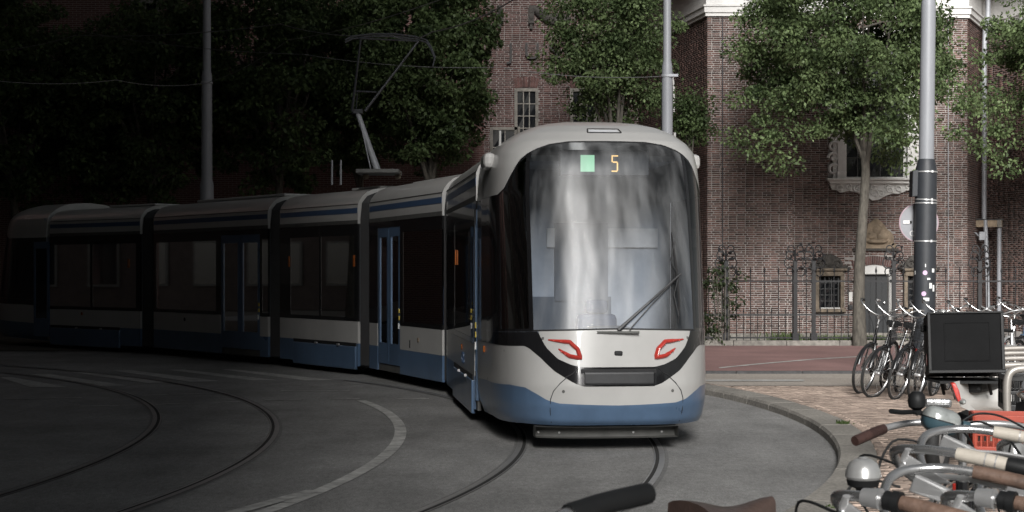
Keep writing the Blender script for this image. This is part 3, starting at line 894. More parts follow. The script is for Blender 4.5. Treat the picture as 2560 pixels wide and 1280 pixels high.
# cables and pipes on the wall
def pipe(name, pts, r, m, label, cat='pipe', group=None):
    return tag(MB().tube(pts, r, 10).build(name, m, smooth=True), label, cat, group)
pipe('wall_cable', [(wx(1806, Y2), Y2 - .025, .3), (wx(1806, Y2), Y2 - .025, ZC + .1)], .012, 'pole_dark', 'thin dark cable running up the brick pier right of the tram', 'cable')
pipe('wall_cable', [(wx(2370), Y3 - .025, .3), (wx(2370), Y3 - .025, ZC)], .011, 'zinc', 'thin pale cable up the brick wall behind the dark lamp pole', 'cable')
Yp = 42.4
pipe('downpipe', [px(2470, -40, Yp), px(2470, 40, Yp), px(2463, 70, Yp), px(2461, 120, Yp), px(2460, 548, Yp)], .065, 'zinc', 'tall grey downpipe in the corner of the brick building', 'pipe')
gut = thing('gutter_box', 'tan horizontal gutter box where the tall downpipe ends', 'gutter')
b = MB(); b.box(px(2449, 559, Yp - .1), (1.14, .24, .19)); b.build('trough', 'tan_stone', gut, bevel=.015)
b = MB(); b.box(px(2449, 549, Yp - .1), (1.2, .28, .03)); b.build('rim', 'iron', gut)
for q in (2398, 2495): MB().box(px(q, 559, Yp - .1), (.12, .27, .2)).build('end_cap', 'plinth', gut, bevel=.01)
pipe('downpipe', [px(2463, 550, Yp - .2), px(2467, 640, Yp - .2), px(2472, 850, Yp - .2)], .055, 'zinc', 'slightly slanting grey pipe below the gutter box', 'pipe')
pipe('downpipe', [px(2498, 568, Yp - .1), px(2497, 850, Yp - .1)], .06, 'pole_light', 'white pipe dropping from the right end of the gutter box', 'pipe')
wl_ = thing('wall_lamp', 'round dark globe lamp on a curved arm beside the gutter pipes', 'lamp')
Yl = Yp - .35
b = MB(); c0 = px(2410, 602, Yl)
b.lathe([(.02, -.14), (.10, -.10), (.125, -.02), (.11, .06), (.06, .12), (.03, .15)], 16, Matrix.Translation(c0)); b.build('globe', 'pole_dark', wl_, smooth=True)
b = MB(); b.tube([px(2410, 590, Yl), px(2411, 584, Yl), px(2418, 581, Yl), px(2430, 580, Yl), px(2440, 583, Yl), px(2446, 590, Yl)], .022, 8); b.build('arm', 'pole_light', wl_, smooth=True)
MB().box(px(2454, 590, Yl + .03), (.15, .12, .22)).build('junction_box', 'zinc', wl_, bevel=.01)
MB().box(px(2462, 590, Yl + .1), (.1, .05, .05)).build('clamp', 'zinc', wl_)

# ------------------------------------------------------------------ brick building behind the trees
YL = 47.3
lb = thing('brick_museum', 'long red brick building with iron letters behind the trees', 'building')
b = MB(); b.box((-14, YL + 3.0, 9), (36.2, 6, 18)); lwall = b.build('wall', 'brickwall', lb)
def lx(x): return (x - 1280) * YL / FPX
def lz(y): return CAM_H + (681 - y) * YL / FPX
holes = [(lx(1286) + .8, lx(1346) + .8, lz(420), lz(222)), (lx(1425) + .8, lx(1492) + .8, lz(420), lz(222))]
V, F = wall_bricks((-.8, YL - .002), (4.05, YL - .002), 4.0, 10.6, holes, lb, None, bl=.22, bh=.05, j=.011, proud=.014)
stuff(np_mesh('brickwork', V, F, 'arch_brick', lb))
MB().box((1.62, YL - .003, 7.3), (4.86, .004, 6.6)).build('mortar_bed', 'mortar', lb)
for x0, x1, y0, y1, nx, nz in ((1286, 1346, 222, 420, 3, 6), (1425, 1492, 222, 420, 3, 6), (1225, 1300, 318, 420, 2, 2), (690, 760, 2, 105, 2, 3), (330, 400, 2, 105, 2, 3), (120, 180, 200, 330, 2, 3)):
    w = window_grid(lb, lx(x0), lx(x1), lz(y1), lz(y0), YL - .05, nx, nz, 'plinth', 'plinth', fw=.09, mw=.03)
    if y0 > 200 and x0 > 1240 and x0 != 1300:
        for i in range(9):
            f = (i + .5) / 9
            MB().box((lx(x0) + (lx(x1) - lx(x0)) * f, YL - .022, lz(y0) + .2 - .18 * (f - .5) ** 2), ((lx(x1) - lx(x0)) / 9 - .012, .03, .3), Matrix.Rotation((f - .5) * .4, 3, 'Y')).build('lintel_brick', 'arch_brick', w)
for q, (ch, x) in enumerate((('J', 1277), ('U', 1330), ('S', 1384))):
    text_mesh('iron_letter', ch, .68, .04, 'ironletter', Matrix.Translation((lx(x), YL - .09, lz(131))) @ Matrix.Rotation(R(90), 4, 'X'), lb)
b = MB()
for x in (1328, 1250):
    b.box((lx(x), YL - .09, lz(45)), (.17, .16, .36)); b.box((lx(x), YL - .1, lz(24)), (.12, .14, .2)); b.box((lx(x), YL - .08, lz(68)), (.08, .1, .14))
    blob(b, (lx(x), YL - .16, lz(26)), (.09, .12), x); blob(b, (lx(x), YL - .16, lz(45)), (.07, .1), x + 1)
b.build('carved_block', 'dark_stone', lb)
b = MB()
for i in range(16):
    t = i / 15
    x = 1336 + 82 * t; y = 22 + 32 * math.sin(t * 2.1) ** 1.0
    blob(b, (lx(x), YL - .03, lz(y)), (.12 + .06 * math.sin(t * 3.1), .11 + .06 * math.sin(t * 3.1)), i + 60, flat=1.0)
b.box((lx(1392), YL - .06, lz(40)), (.5, .12, .14))
b.build('carved_swag', 'dark_stone', lb, smooth=True)
for k in range(7): MB().box((lx(222), YL - .02, lz(265 + k * 38)), (.22, .05, .22)).build('quoin_stone', 'plinth', lb)

# ------------------------------------------------------------------ street on the camera's side: unseen blocks, the tall ones added to shade the left half
def street_block(name, label, x0, x1, y0, y1, h, face, m='hbrick'):
    t = thing(name, label, 'building', (0, 0, 0))
    MB().box(((x0 + x1) / 2, (y0 + y1) / 2, h / 2), (x1 - x0, y1 - y0, h)).build('wall', m, t)
    MB().box(((x0 + x1) / 2, (y0 + y1) / 2, h + .2), (x1 - x0 + .6, y1 - y0 + .6, .4)).build('cornice', 'hstone', t)
    nz = int((h - 4.5) / 3.4)
    if face in ('N', 'S'):
        n, Yf, dy = int((x1 - x0) / 2.6), (y1 if face == 'N' else y0), (1 if face == 'N' else -1)
        for i in range(n):
            for k in range(nz + 1):
                x = x0 + (x1 - x0) * (i + .5) / n
                w = MB().box((x, Yf + dy * .03, 2.2 + k * 3.4), (1.35, .1, 2.1)).build('window', 'hstone', t)
                MB().box((x, Yf + dy * .08, 2.2 + k * 3.4), (1.15, .03, 1.9)).build('pane', 'win_dark', w)
    else:
        n, Xf, dx = int((y1 - y0) / 2.6), (x1 if face == 'E' else x0), (1 if face == 'E' else -1)
        for i in range(n):
            for k in range(nz + 1):
                y = y0 + (y1 - y0) * (i + .5) / n
                w = MB().box((Xf + dx * .03, y, 2.2 + k * 3.4), (.1, 1.35, 2.1)).build('window', 'hstone', t)
                MB().box((Xf + dx * .08, y, 2.2 + k * 3.4), (.03, 1.15, 1.9)).build('pane', 'win_dark', w)
    return t
SHADE_X = -0.7
street_block('shade_building', 'tall brick corner building added behind the camera to shade the left of the street', -12.5, SHADE_X, -16, -2.4, 52, 'N')  # unseen block, its edge and height chosen for the shadow
street_block('street_building', 'tall brick shade building added behind the bend of the tracks, outside the view', -48, -12.6, -21, -9, 52, 'N')  # added out of view to carry that shadow further left
street_block('street_building', 'brick shade building added left of the tram tracks, outside the view', -60, -44.5, -6, 90, 32, 'E')  # added out of view to block sky light from the left
street_block('street_building', 'lower stone street building behind the camera on the right', 8, 26, -32, -22, 10, 'N', 'hstone')
# ------------------------------------------------------------------ garden, fence, trees, plants
struct(sheet('garden_ground', [(-30, 36.05), (24, 36.05), (24, 48), (-30, 48)], .02, 'earth'))
YF = 36.25
KF = YF / FPX
def fx(x): return (x - 1280) * KF
def fz(y): return CAM_H + (681 - y) * KF
plinth = tag(MB().box((fx(2160), YF - .02, .1), (.3, .1, .1)).build('fence_plinth', 'plinth'), 'low grey stone plinth under the iron fence', 'plinth')
x0 = fx(1700)
i = 0
while x0 < 13.2:
    MB().box((x0 + .6, YF, .14 + random.uniform(-.004, .004)), (1.19, .22, .20)).build('plinth_stone', 'plinth', plinth, bevel=.015)
    x0 += 1.2
fence = thing('iron_fence', 'black wrought iron fence with curled posts in front of the brick building', 'fence')
ft, fm_, fb = fz(703), fz(787), .30
for z_ in (ft, fm_, fb): MB().box(((fx(1700) + 13.2) / 2, YF, z_), (13.2 - fx(1700), .028, .034)).build('rail', 'iron', fence)
longp = MB().tube([(0, 0, .22), (0, 0, ft + .2)], .011, 6).tube([(0, 0, ft + .18), (0, 0, ft + .23), (0, 0, ft + .34)], [.011, .026, .002], 6)
lp = longp.build('picket', 'iron', fence)
shp = MB().tube([(0, 0, .22), (0, 0, fm_ + .05)], .009, 6).tube([(0, 0, fm_ + .05), (0, 0, fm_ + .08), (0, 0, fm_ + .15)], [.009, .02, .002], 6)
sp = shp.build('dog_bar', 'iron', fence)
first = [True, True]
x, k = fx(1702), 0
while x < 13.1:
    src = lp if k % 2 == 0 else sp
    j = k % 2
    if first[j]: o = src; first[j] = False
    else:
        o = bpy.data.objects.new(src.name.split('.')[0], src.data); col.objects.link(o); o.parent = fence
    o.location = (x, YF, 0)
    x += .158; k += 1
for xp in (1815, 1988, 2034, 2234, 2449):
    X = fx(xp)
    p = MB().box((X, YF, (fz(655) + .2) / 2 + .02), (.085, .085, fz(655) - .2)).box((X, YF, ft), (.12, .12, .07)).box((X, YF, .3), (.14, .14, .2)).build('post', 'iron', fence)
    b = MB()
    for s in (-1, 1):
        for q, (dz, r_) in enumerate(((.0, .12), (.17, .10), (.32, .08), (-.2, .1))):
            pts = [(X + s * (.03 + r_ * (1 - math.cos(a)) * .9), YF - .02 * q, fz(652) - .05 + dz + r_ * math.sin(a)) for a in [1.7 * math.pi * t / 12 for t in range(13)]]
            b.tube(pts, .014, 5)
    rl = random.Random(xp)
    for q in range(26):
        c = Vector((X + rl.gauss(0, .12), YF + rl.gauss(0, .04), fz(648) + rl.gauss(0, .16)))
        d1, d2 = Vector((rl.uniform(-1, 1), rl.uniform(-1, 1), rl.uniform(-1, 1))).normalized() * .055, Vector((rl.uniform(-1, 1), rl.uniform(-1, 1), rl.uniform(-1, 1))).normalized() * .04
        b.add([c - d1, c - d2, c + d1, c + d2], [(0, 1, 2, 3)])
    b.tube([(X, YF, fz(655)), (X, YF, fz(655) + .25), (X, YF, fz(655) + .34)], [.03, .02, .003], 6)
    b.build('finial', 'iron', p)

def leaves(C, D, size, r_, spread, droop=.5):
    """leaf quads: clump centres C (N,3) with radii, D leaves per clump"""
    n = len(C) * D
    g_ = r_.normal(0, 1, (n, 3)); g_ *= np.minimum(1, 1.75 / np.linalg.norm(g_, axis=1))[:, None]
    cen = np.repeat(C, D, 0) + g_ * np.repeat(spread, D)[:, None] * np.array([1, 1, .62])
    off = cen - np.repeat(C, D, 0)
    d = r_.normal(0, .8, (n, 3)) + off / (np.linalg.norm(off, axis=1)[:, None] + .01) * 1.1; d[:, 2] -= droop * 1.4
    d /= np.linalg.norm(d, axis=1)[:, None]
    s = r_.normal(0, 1, (n, 3)) * np.array([1, 1, .45]); s -= d * (s * d).sum(1)[:, None]; s /= np.linalg.norm(s, axis=1)[:, None]
    ln = size * r_.uniform(.65, 1.3, n)[:, None]
    a = cen - d * ln * .5; t = cen + d * ln * .5
    m1, m2 = cen - d * ln * .08 + s * ln * .29, cen - d * ln * .08 - s * ln * .29
    V = np.stack([a, m1, t, m2], 1).reshape(-1, 3)
    F = np.arange(len(V)).reshape(-1, 4)
    return V, F
def tree(label, base, top, cen, rad, nclump, per, size, seed, m='leaf', tr=.13, bare=0.0, name='linden_tree', extra=(), big=1.0, group='street trees before the brick buildings'):
    r_ = np.random.default_rng(seed); q = random.Random(seed)
    t = thing(name, label, 'tree', group=group)
    base, top, cen = Vector(base), Vector(top), Vector(cen)
    b = MB()
    pts, rs = [], []
    for i in range(9):
        f = i / 8
        p = base.lerp(top, f) + Vector((.05 * math.sin(f * 5 + seed), .03 * math.cos(f * 4), 0)) * (1 if 0 < i < 8 else 0)
        pts.append(p); rs.append(tr * (1.22 - .22 * min(1, f * 5)) * (1 - .38 * f))
    b.tube(pts, rs, 12)
    ends = []
    nl = 9
    for i in range(nl):
        a = 2 * math.pi * i / nl + q.uniform(-.3, .3)
        el = q.uniform(-.15, .95) if i else 1.3
        e = cen + Vector((math.cos(a) * math.cos(el) * rad[0], math.sin(a) * math.cos(el) * rad[1], math.sin(el) * rad[2])) * q.uniform(.6, .85)
        s = pts[-1].lerp(pts[-2], q.uniform(0, 1.2))
        mid = s.lerp(e, .5) + Vector((0, 0, q.uniform(.1, .5)))
        b.tube([s, s.lerp(mid, .6) + Vector((0, 0, .1)), mid, e], [tr * .42, tr * .32, tr * .22, tr * .07], 7)
        ends.append(e)
        for k in range(4):
            s2 = mid.lerp(e, q.uniform(0, .7)); e2 = s2 + Vector((q.gauss(0, 1), q.gauss(0, 1), q.gauss(.1, .6))).normalized() * q.uniform(.5, 1.0) * rad[0] * .42
            b.tube([s2, s2.lerp(e2, .5) + Vector((0, 0, .06)), e2], [tr * .16, tr * .1, tr * .03], 5)
            ends.append(e2)
    b.build('trunk', 'bark', t, smooth=True)
    C = [tuple(e) for e in ends]
    while len(C) < nclump:
        v = r_.normal(0, 1, 3); v /= np.linalg.norm(v)
        lump = 1 + .22 * math.sin(3.1 * v[0] + seed) * math.cos(2.7 * v[2] + seed * 1.7) + .1 * math.sin(7 * v[0] + 5 * v[2] + seed)
        rr = r_.uniform(.35, 1.0) ** .55 * lump
        C.append((cen.x + v[0] * rad[0] * rr, cen.y + v[1] * rad[1] * rr, cen.z + v[2] * rad[2] * rr))
    for e in extra:
        C.append(tuple(e))
    C = np.array(C)
    V, F = leaves(C, per, size, r_, r_.uniform(.14, .34, len(C)) * big)
    np_mesh('crown', V, F, m, t)
    return t
Kt = 36.0 / FPX
tree('leafy linden in front of the ornate white window, pale straight trunk', (px(2150, 866, 36.0).x, 36.0, .02), px(2160, 365, 36.0), px(2125, 85, 36.0), (2.4, 2.2, 2.6), 330, 200, .092, 3, tr=.145,
     extra=[px(x, y, 35.6) for x, y in ((1860, 110), (1880, 130), (1850, 250), (1900, 300), (1840, 340), (1875, 370), (1930, 385), (1960, 410), (2400, 250), (2390, 330), (2420, 270), (1960, 20), (1900, 30), (2050, 330), (2080, 300), (2110, 270), (2200, 300), (2230, 340), (2250, 300), (1990, 330), (1950, 300), (1920, 340), (2040, 250), (2180, 250), (2140, 310), (2300, 300), (1890, 230), (1930, 250))])
tree('linden at the right edge, branches reaching past the downpipe', (px(2740, 866, 37).x, 37, .02), px(2730, 430, 37), px(2650, 130, 37), (1.75, 1.8, 2.6), 150, 190, .092, 5, tr=.13,
     extra=[px(x, y, 36.6) for x, y in ((2450, 250), (2470, 220), (2440, 360), (2480, 385), (2500, 330), (2460, 150), (2480, 60), (2510, 420), (2475, 300))])
tree('linden behind the pale mast right above the tram front', (2.6, 40.5, .02), (2.6, 40.5, 4.6), px(1530, 130, 40.5), (1.5, 1.5, 2.4), 170, 190, .098, 11, 'leaf', tr=.13)
tree('small leafy tree between the pale mast and the brick pier', (px(1728, 866, 39).x, 39, .02), px(1728, 430, 39), px(1728, 315, 39), (.42, .5, 1.15), 44, 100, .088, 13, 'leaf_b', tr=.07)
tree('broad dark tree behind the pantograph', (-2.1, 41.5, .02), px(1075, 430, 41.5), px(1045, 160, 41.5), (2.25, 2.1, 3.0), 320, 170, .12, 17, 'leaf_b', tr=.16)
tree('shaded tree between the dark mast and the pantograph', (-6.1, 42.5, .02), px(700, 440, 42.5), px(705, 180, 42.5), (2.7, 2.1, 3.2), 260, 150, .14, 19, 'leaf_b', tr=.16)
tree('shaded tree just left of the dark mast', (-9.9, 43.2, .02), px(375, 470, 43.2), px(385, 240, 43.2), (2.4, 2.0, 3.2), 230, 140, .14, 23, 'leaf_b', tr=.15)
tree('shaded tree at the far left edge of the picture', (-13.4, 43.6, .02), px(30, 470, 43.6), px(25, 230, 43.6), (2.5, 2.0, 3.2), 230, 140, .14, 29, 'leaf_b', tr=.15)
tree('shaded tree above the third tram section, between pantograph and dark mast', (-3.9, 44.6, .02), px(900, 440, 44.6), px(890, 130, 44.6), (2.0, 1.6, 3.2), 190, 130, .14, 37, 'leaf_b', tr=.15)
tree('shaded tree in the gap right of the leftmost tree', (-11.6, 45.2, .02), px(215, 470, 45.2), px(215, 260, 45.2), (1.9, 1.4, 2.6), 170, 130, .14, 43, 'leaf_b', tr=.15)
# tall elms added out of view to shade the left half of the street
for lab, bx, by, rr in (('tall shade elm added inside the bend of the tracks, its crown above the picture', -13.5, 24.0, 10.0), ('tall shade elm added left of the near tracks, its crown above the picture', -9.5, 11.0, 9.0),
                        ('tall shade elm added beside the tail of the tram, its crown above the picture', -16.5, 35.0, 9.5), ('tall shade elm added far inside the track bend, its crown above the picture', -22.0, 15.0, 8.0)):
    tree(lab, (bx, by, .02), (bx, by, 9.5), (bx, by, 15.0), (rr, rr, 4.2), 330, 60, .62, int(100 + bx * 3 + by), 'leaf_b', tr=.4, name='shade_elm', big=3.2, group='elms added to shade the street')
# dark poplar across the street (it shows mirrored in the windscreen)
tree('slim dark poplar behind the camera, mirrored in the tram windscreen', (9.2, -14, .02), (9.2, -14, 6), (9.2, -14, 9.5), (1.0, 1.0, 7.5), 170, 60, .3, 31, 'leaf_dark', tr=.2, name='poplar_tree', group=None)

# ivy on the fence and weeds at its foot
iv = thing('ivy_shrub', 'dark ivy climbing the iron fence beside the tram', 'ivy')
r_ = np.random.default_rng(41)
C = np.array([tuple(px(r_.normal(1795, 24), y, YF + .02)) for y in list(r_.uniform(655, 720, 9)) + list(r_.uniform(700, 850, 13))])
V, F = leaves(C, 55, .085, r_, r_.uniform(.08, .18, len(C)))
np_mesh('foliage', V, F, 'leaf_dark', iv)
b = MB()
for k in range(5): b.tube([px(1790 + k * 8, 862, YF - .06), px(1786 + k * 9, 760, YF - .06), px(1780 + k * 11, 670, YF - .06)], .014, 5)
b.build('stem', 'bark', iv)
def tuft(label, c, n, sp, h, seed, m='weed'):
    r_ = np.random.default_rng(seed)
    V, F = [], []
    for i in range(n):
        x, y = c[0] + r_.normal(0, sp[0]), c[1] + r_.normal(0, sp[1])
        a = r_.uniform(0, 6.28); hh = h * r_.uniform(.4, 1.2); ln = r_.uniform(.1, .6) * hh
        dx, dy = math.cos(a), math.sin(a); w = .012
        V += [(x - dy * w, y + dx * w, c[2]), (x + dy * w, y - dx * w, c[2]), (x + dx * ln * .6 + dy * w, y + dy * ln * .6 - dx * w, c[2] + hh * .7), (x + dx * ln, y + dy * ln, c[2] + hh)]
        F.append((4 * i, 4 * i + 1, 4 * i + 2, 4 * i + 3))
    return tag(stuff(np_mesh('weeds', V, F, m)), label, 'weeds')
tuft('green weeds along the foot of the fence below the small window', px(2085, 852, YF + .3)[:2] + (.2,), 420, (.5, .12), .16, 51)
tuft('green weeds at the foot of the tree trunk', px(2195, 852, YF + .25)[:2] + (.2,), 320, (.3, .12), .14, 52)
tuft('green weeds behind the fence left of the curled posts', px(1965, 850, YF + .3)[:2] + (.16,), 260, (.22, .12), .24, 53)
tuft('small weed tuft in the joint behind the kerb bend', (gpx(2108, 1060, .1).x, gpx(2108, 1060, .1).y, PAVE + .005), 46, (.04, .03), .05, 54)
tuft('tiny weeds by the kerb at the lower edge', (gpx(2095, 1268, .1).x, gpx(2095, 1268, .1).y, PAVE + .005), 40, (.05, .03), .035, 55)

# ------------------------------------------------------------------ masts, signs, wires
def mast(label, X, Y, segs, light='pole_light'):
    """segs: list of (z, radius); one turned tube with a collar"""
    t = thing('catenary_mast', label, 'mast', (0, 0, 0))
    MB().lathe([(r_, z_) for z_, r_ in segs], 24, Matrix.Translation((X, Y, 0))).build('shaft', light, t, smooth=True)
    return t
Ym = 31.0
q = px(1668, 190, Ym)
m1 = mast('pale grey round mast rising behind the tram roof', q.x, Ym, [(.1, .115), (q.z - .05, .105), (q.z + .02, .105), (q.z + .20, .098), (q.z + .30, .078), (12, .066)])
MB().lathe([(.112, -.03), (.122, -.02), (.122, .02), (.112, .03)], 20, Matrix.Translation(q)).build('collar', 'zinc', m1, smooth=True)
MB().box((q.x + .1, Ym - .1, q.z), (.2, .05, .05)).build('bracket', 'zinc', m1)
Y3m = 38.5
q3 = px(517, 180, Y3m)
m3 = mast('shaded grey mast behind the rear half of the tram', q3.x, Y3m, [(.05, .17), (px(517, 462, Y3m).z, .165), (px(517, 448, Y3m).z, .135), (q3.z - .1, .125), (q3.z + .05, .1), (12.5, .085)])
MB().lathe([(.13, -.03), (.145, -.02), (.145, .02), (.13, .03)], 20, Matrix.Translation(px(517, 207, Y3m))).build('collar', 'zinc', m3, smooth=True)
# the near lamp post: anthracite below, pale above
Yp2 = 25.0
qa, qb = px(2312, 780, Yp2), px(2318, 398, Yp2)
lpst = thing('lamp_post', 'thick lamp post, dark grey below and pale grey above, with stickers', 'lamp post')
s2 = Yp2 / FPX
tilt = math.atan((2322 - 2310) / 780.0) * 0.9
mt = Matrix.Translation((px(2308, 681, Yp2).x, Yp2, 0)) @ Matrix.Rotation(tilt, 4, 'Y')
zt = px(0, 398, Yp2).z; zs_ = px(0, 432, Yp2).z
MB().lathe([(.172, .05), (.17, 2.0), (.165, zs_)], 32, mt).build('lower_shaft', 'pole_dark', lpst, smooth=True)
MB().lathe([(.166, zs_ + .001), (.158, zs_ + .08), (.135, zt - .03), (.122, zt)], 32, mt).build('shoulder', 'pole_dark', lpst, smooth=True)
ztop = px(0, 4, Yp2).z
MB().lathe([(.117, zt - .02), (.112, ztop - .08), (.105, ztop), (.085, ztop + .05), (.075, 12)], 32, mt).build('upper_shaft', 'pole_light', lpst, smooth=True)
for y in (430, 500, 508, 603):
    z_ = px(0, y, Yp2).z
    MB().lathe([(.168, -.011), (.173, -.009), (.173, .009), (.168, .011)], 32, mt @ Matrix.Translation((0, 0, z_)) @ Matrix.Rotation(R(3 if y == 500 else 0), 4, 'Y')).build('band', 'band', lpst, smooth=True)
    MB().box(mt @ Vector((.05, -.172, z_)), (.03, .02, .035)).build('band_clip', 'band', lpst)
def on_post(px_x, px_y, w, h, m, name, rnd=False):
    z_ = px(0, px_y, Yp2).z
    axis = (mt @ Vector((0, 0, z_))).x
    dx = (px_x - 1280) * (Yp2 - .15) / FPX - axis
    a0 = math.asin(max(-.95, min(.95, dx / .172)))
    rr = .1735
    b = MB()
    if rnd:
        rows = [[mt @ Vector((rr * math.sin(a0 + w * k * math.cos(t) / rr), -rr * math.cos(a0 + w * k * math.cos(t) / rr), z_ + h * k * math.sin(t))) for t in [2 * math.pi * i / 16 for i in range(16)]] for k in (.02, 1)]
        b.grid(rows, closed=True)
    else:
        rows = [[mt @ Vector((rr * math.sin(a0 + w * (i / 4 - .5) / rr), -rr * math.cos(a0 + w * (i / 4 - .5) / rr), z_ + s * h / 2)) for i in range(5)] for s in (-1, 1)]
        b.grid(rows)
    b.build(name, m, lpst)
for a in ((2312, 682, .036, .036, 'sticker_pink', 'sticker', True), (2309, 734, .036, .036, 'sticker_pink', 'sticker', True), (2326, 714, .045, .085, 'sticker_white', 'sticker'), (2334, 720, .04, .1, 'sticker_white', 'sticker'),
          (2315, 748, .09, .05, 'sticker_white', 'sticker'), (2333, 676, .05, .06, 'sticker_white', 'sticker'), (2321, 697, .05, .03, 'sticker_white', 'sticker'), (2313, 664, .015, .05, 'sticker_white', 'sticker'), (2281, 682, .02, .06, 'sticker_white', 'sticker')):
    on_post(*a)
b = MB(); c0 = mt @ Vector((-.20, -.04, px(0, 460, Yp2).z))
b.prism([c0 + Vector((-.05, -.1, -.21)), c0 + Vector((.04, -.1, -.2)), c0 + Vector((.05, -.1, .21)), c0 + Vector((-.04, -.1, .20))], (0, .22, 0))
b.build('control_box', 'pole_dark', lpst, bevel=.012)
# round sign seen from the back, strapped to the post
sg = thing('round_road_sign', 'round grey back of a road sign strapped to the lamp post', 'road sign')
cS = px(2297, 557, Yp2 + .2)
MB().lathe([(.302, -.008), (.305, 0), (.302, .008)], 40, Matrix.Translation(cS) @ Matrix.Rotation(R(90), 4, 'X')).build('disc', 'signback', sg)
MB().torus(.303, .012, 48, 8, Matrix.Translation(cS)).build('rim', 'signrim', sg, smooth=True)
MB().box(cS + Vector((-.2, -.02, .01)), (.1, .012, .05)).build('label_plate', 'sticker_white', sg)
MB().box(cS + Vector((-.13, -.02, .01)), (.03, .02, .04)).build('bolt', 'iron', sg)
b = MB(); b.torus(.04, .006, 20, 6, Matrix.Translation(cS + Vector((-.1, -.012, -.17)))); b.build('scribble', 'sticker_white', sg)
for z_ in (-.16, .18): MB().box(cS + Vector((.14, -.02, z_)), (.2, .025, .04)).build('bracket', 'band', sg)

def wire(label, pts, r=.012, m='wire'):
    out = []
    for i in range(len(pts) - 1):
        a, c = Vector(pts[i]), Vector(pts[i + 1])
        for k in range(8):
            f = k / 8
            out.append(a.lerp(c, f) - Vector((0, 0, .10 * 4 * f * (1 - f))))
    out.append(Vector(pts[-1]))
    return tag(MB().tube(out, r, 6).build('overhead_wire', m, smooth=True), label, 'wire', 'overhead tram wires')
wire('span wire tied to the pale mast and running left across the trees', [px(1668, 190, Ym), px(1250, 168, 32), px(760, 136, 33.5), px(200, 78, 37)], .007)
wire('span wire from the dark mast running to the right edge behind the trees', [px(517, 207, Y3m), px(290, 200, 36), px(-60, 196, 33)], .007)
wire('contact wire above the pantograph curving over the tram', [px(1330, -30, 22), px(1080, 80, 27.4), px(975, 88, 28.4), px(700, 60, 32), px(190, 88, 37), px(-80, 130, 38)], .010)
wire('thin wire from the dark mast up to the top edge', [px(517, 207, Y3m), px(720, 100, 34), px(1180, -30, 24)], .007)
# ------------------------------------------------------------------ the tram
tram = thing('tram', 'long white and blue articulated tram coming round the bend, number 5', 'tram')
HW = 1.14
# left-hand side line (towards the camera) from front to rear, section by section
SEC = [((-0.42, 18.72), (-0.95, 23.25)), ((-1.03, 23.6), (-2.42, 27.15)), ((-2.66, 27.6), (-4.38, 30.2)), ((-4.66, 30.55), (-7.75, 34.6)), ((-8.12, 34.95), (-10.78, 37.32))]
NOSE = Vector((1.083, 15.62))
ax = (Vector(SEC[0][0]) - Vector(SEC[0][1])).normalized()          # forward direction of the front section
side = Vector((-ax.y, ax.x))                                          # towards the viewer's right
nose_c = Vector(SEC[0][0]) + side * HW
NOSE = nose_c + ax * 3.02
def cabpt(t, u, z): 
    p = NOSE - ax * t + side * u
    return Vector((p.x, p.y, z))
def tab(x, xs, ys): return float(np.interp(x, xs, ys))
ZT = [.18, .30, .45, .65, 1.2, 2.0, 2.6, 2.9, 3.05, 3.15, 3.25, 3.33, 3.38, 3.42, 3.435]
T0 = [.22, .08, .02, .0, .08, .28, .46, .56, .63, .72, .88, 1.08, 1.30, 1.60, 1.80]
WT = [1.04, 1.09, 1.11, 1.12, 1.12, 1.12, 1.12, 1.10, 1.07, 1.00, .88, .72, .56, .36, .05]
NL, NEX = 1.85, 3.3
def q25(q):
    a = min(abs(q), 1.0)
    return abs(q) if abs(q) > 1 else math.asin(min(1.0, math.sin(a * math.pi / 2) ** (2.5 / NEX))) / (math.pi / 2)
def q_new(q):
    s_ = -1 if q < 0 else 1
    return q if abs(q) > 1 else s_ * math.asin(min(1.0, math.sin(abs(q) * math.pi / 2) ** (NEX / 2.5))) / (math.pi / 2)
def contour(q, z, d=0.0, frame=cabpt):
    a, sgn = abs(q), (1 if q >= 0 else -1)
    t0, w = tab(z, ZT, T0), tab(z, ZT, WT) + .021 * min(1.0, max(0.0, (a - .75) / .5))
    if a <= 1:
        th = a * math.pi / 2
        e = 2 / NEX
        u = (w + d) * math.sin(th) ** e
        t = t0 - d + (NL - t0 + d) * (1 - max(0, math.cos(th)) ** e)
    else:
        u, t = w + d, NL + (a - 1) * 2.0
    return frame(t, sgn * u, z)
QB = [0, .3, .38, .46, .55, .7, 1, 1.5]
z_blue = lambda q: tab(q25(q), QB, [.46, .48, .51, .57, .625, .635, .60, .56])
z_sb = lambda q: tab(q25(q), [0, .15, .20, .26, .326, .42, .505, .55, .7, 1.5], [.65, .65, .68, .738, .80, .927, 1.017, 1.04, 1.03, 1.0])
z_wb = lambda q: tab(q25(q), [0, .43, 1, 1.5], [1.21, 1.19, 1.15, 1.13])
z_st = lambda q: min(z_wb(q) - .001, tab(q25(q), [0, .16, .22, .30, .38, .42, .432, .44], [.84, .84, .864, .92, 1.034, 1.136, 1.185, 1.3]))
z_wt = lambda q: tab(q25(q), [0, .2, .34, .44, .50, .56, .62, .73, .82, 1.5], [3.14, 3.135, 3.105, 3.05, 3.01, 2.955, 2.85, 2.66, 2.60, 2.60])
z_bot = lambda q: tab(q25(q), [0, .6, 1, 1.5], [.255, .25, .21, .17])
def smooth_q(n, q0, q1): return [q0 + (q1 - q0) * i / n for i in range(n + 1)]
def layer(name, m, lo, hi, q0, q1, nq, nr, frame=cabpt, d=0.0, parent=tram):
    qs = smooth_q(nq, q0, q1)
    rows = [[contour(q, lo(q) + (hi(q) - lo(q)) * i / nr, d, frame) for q in qs] for i in range(nr + 1)]
    b = MB(); b.grid(rows)
    return b.build(name, m, parent, smooth='all')
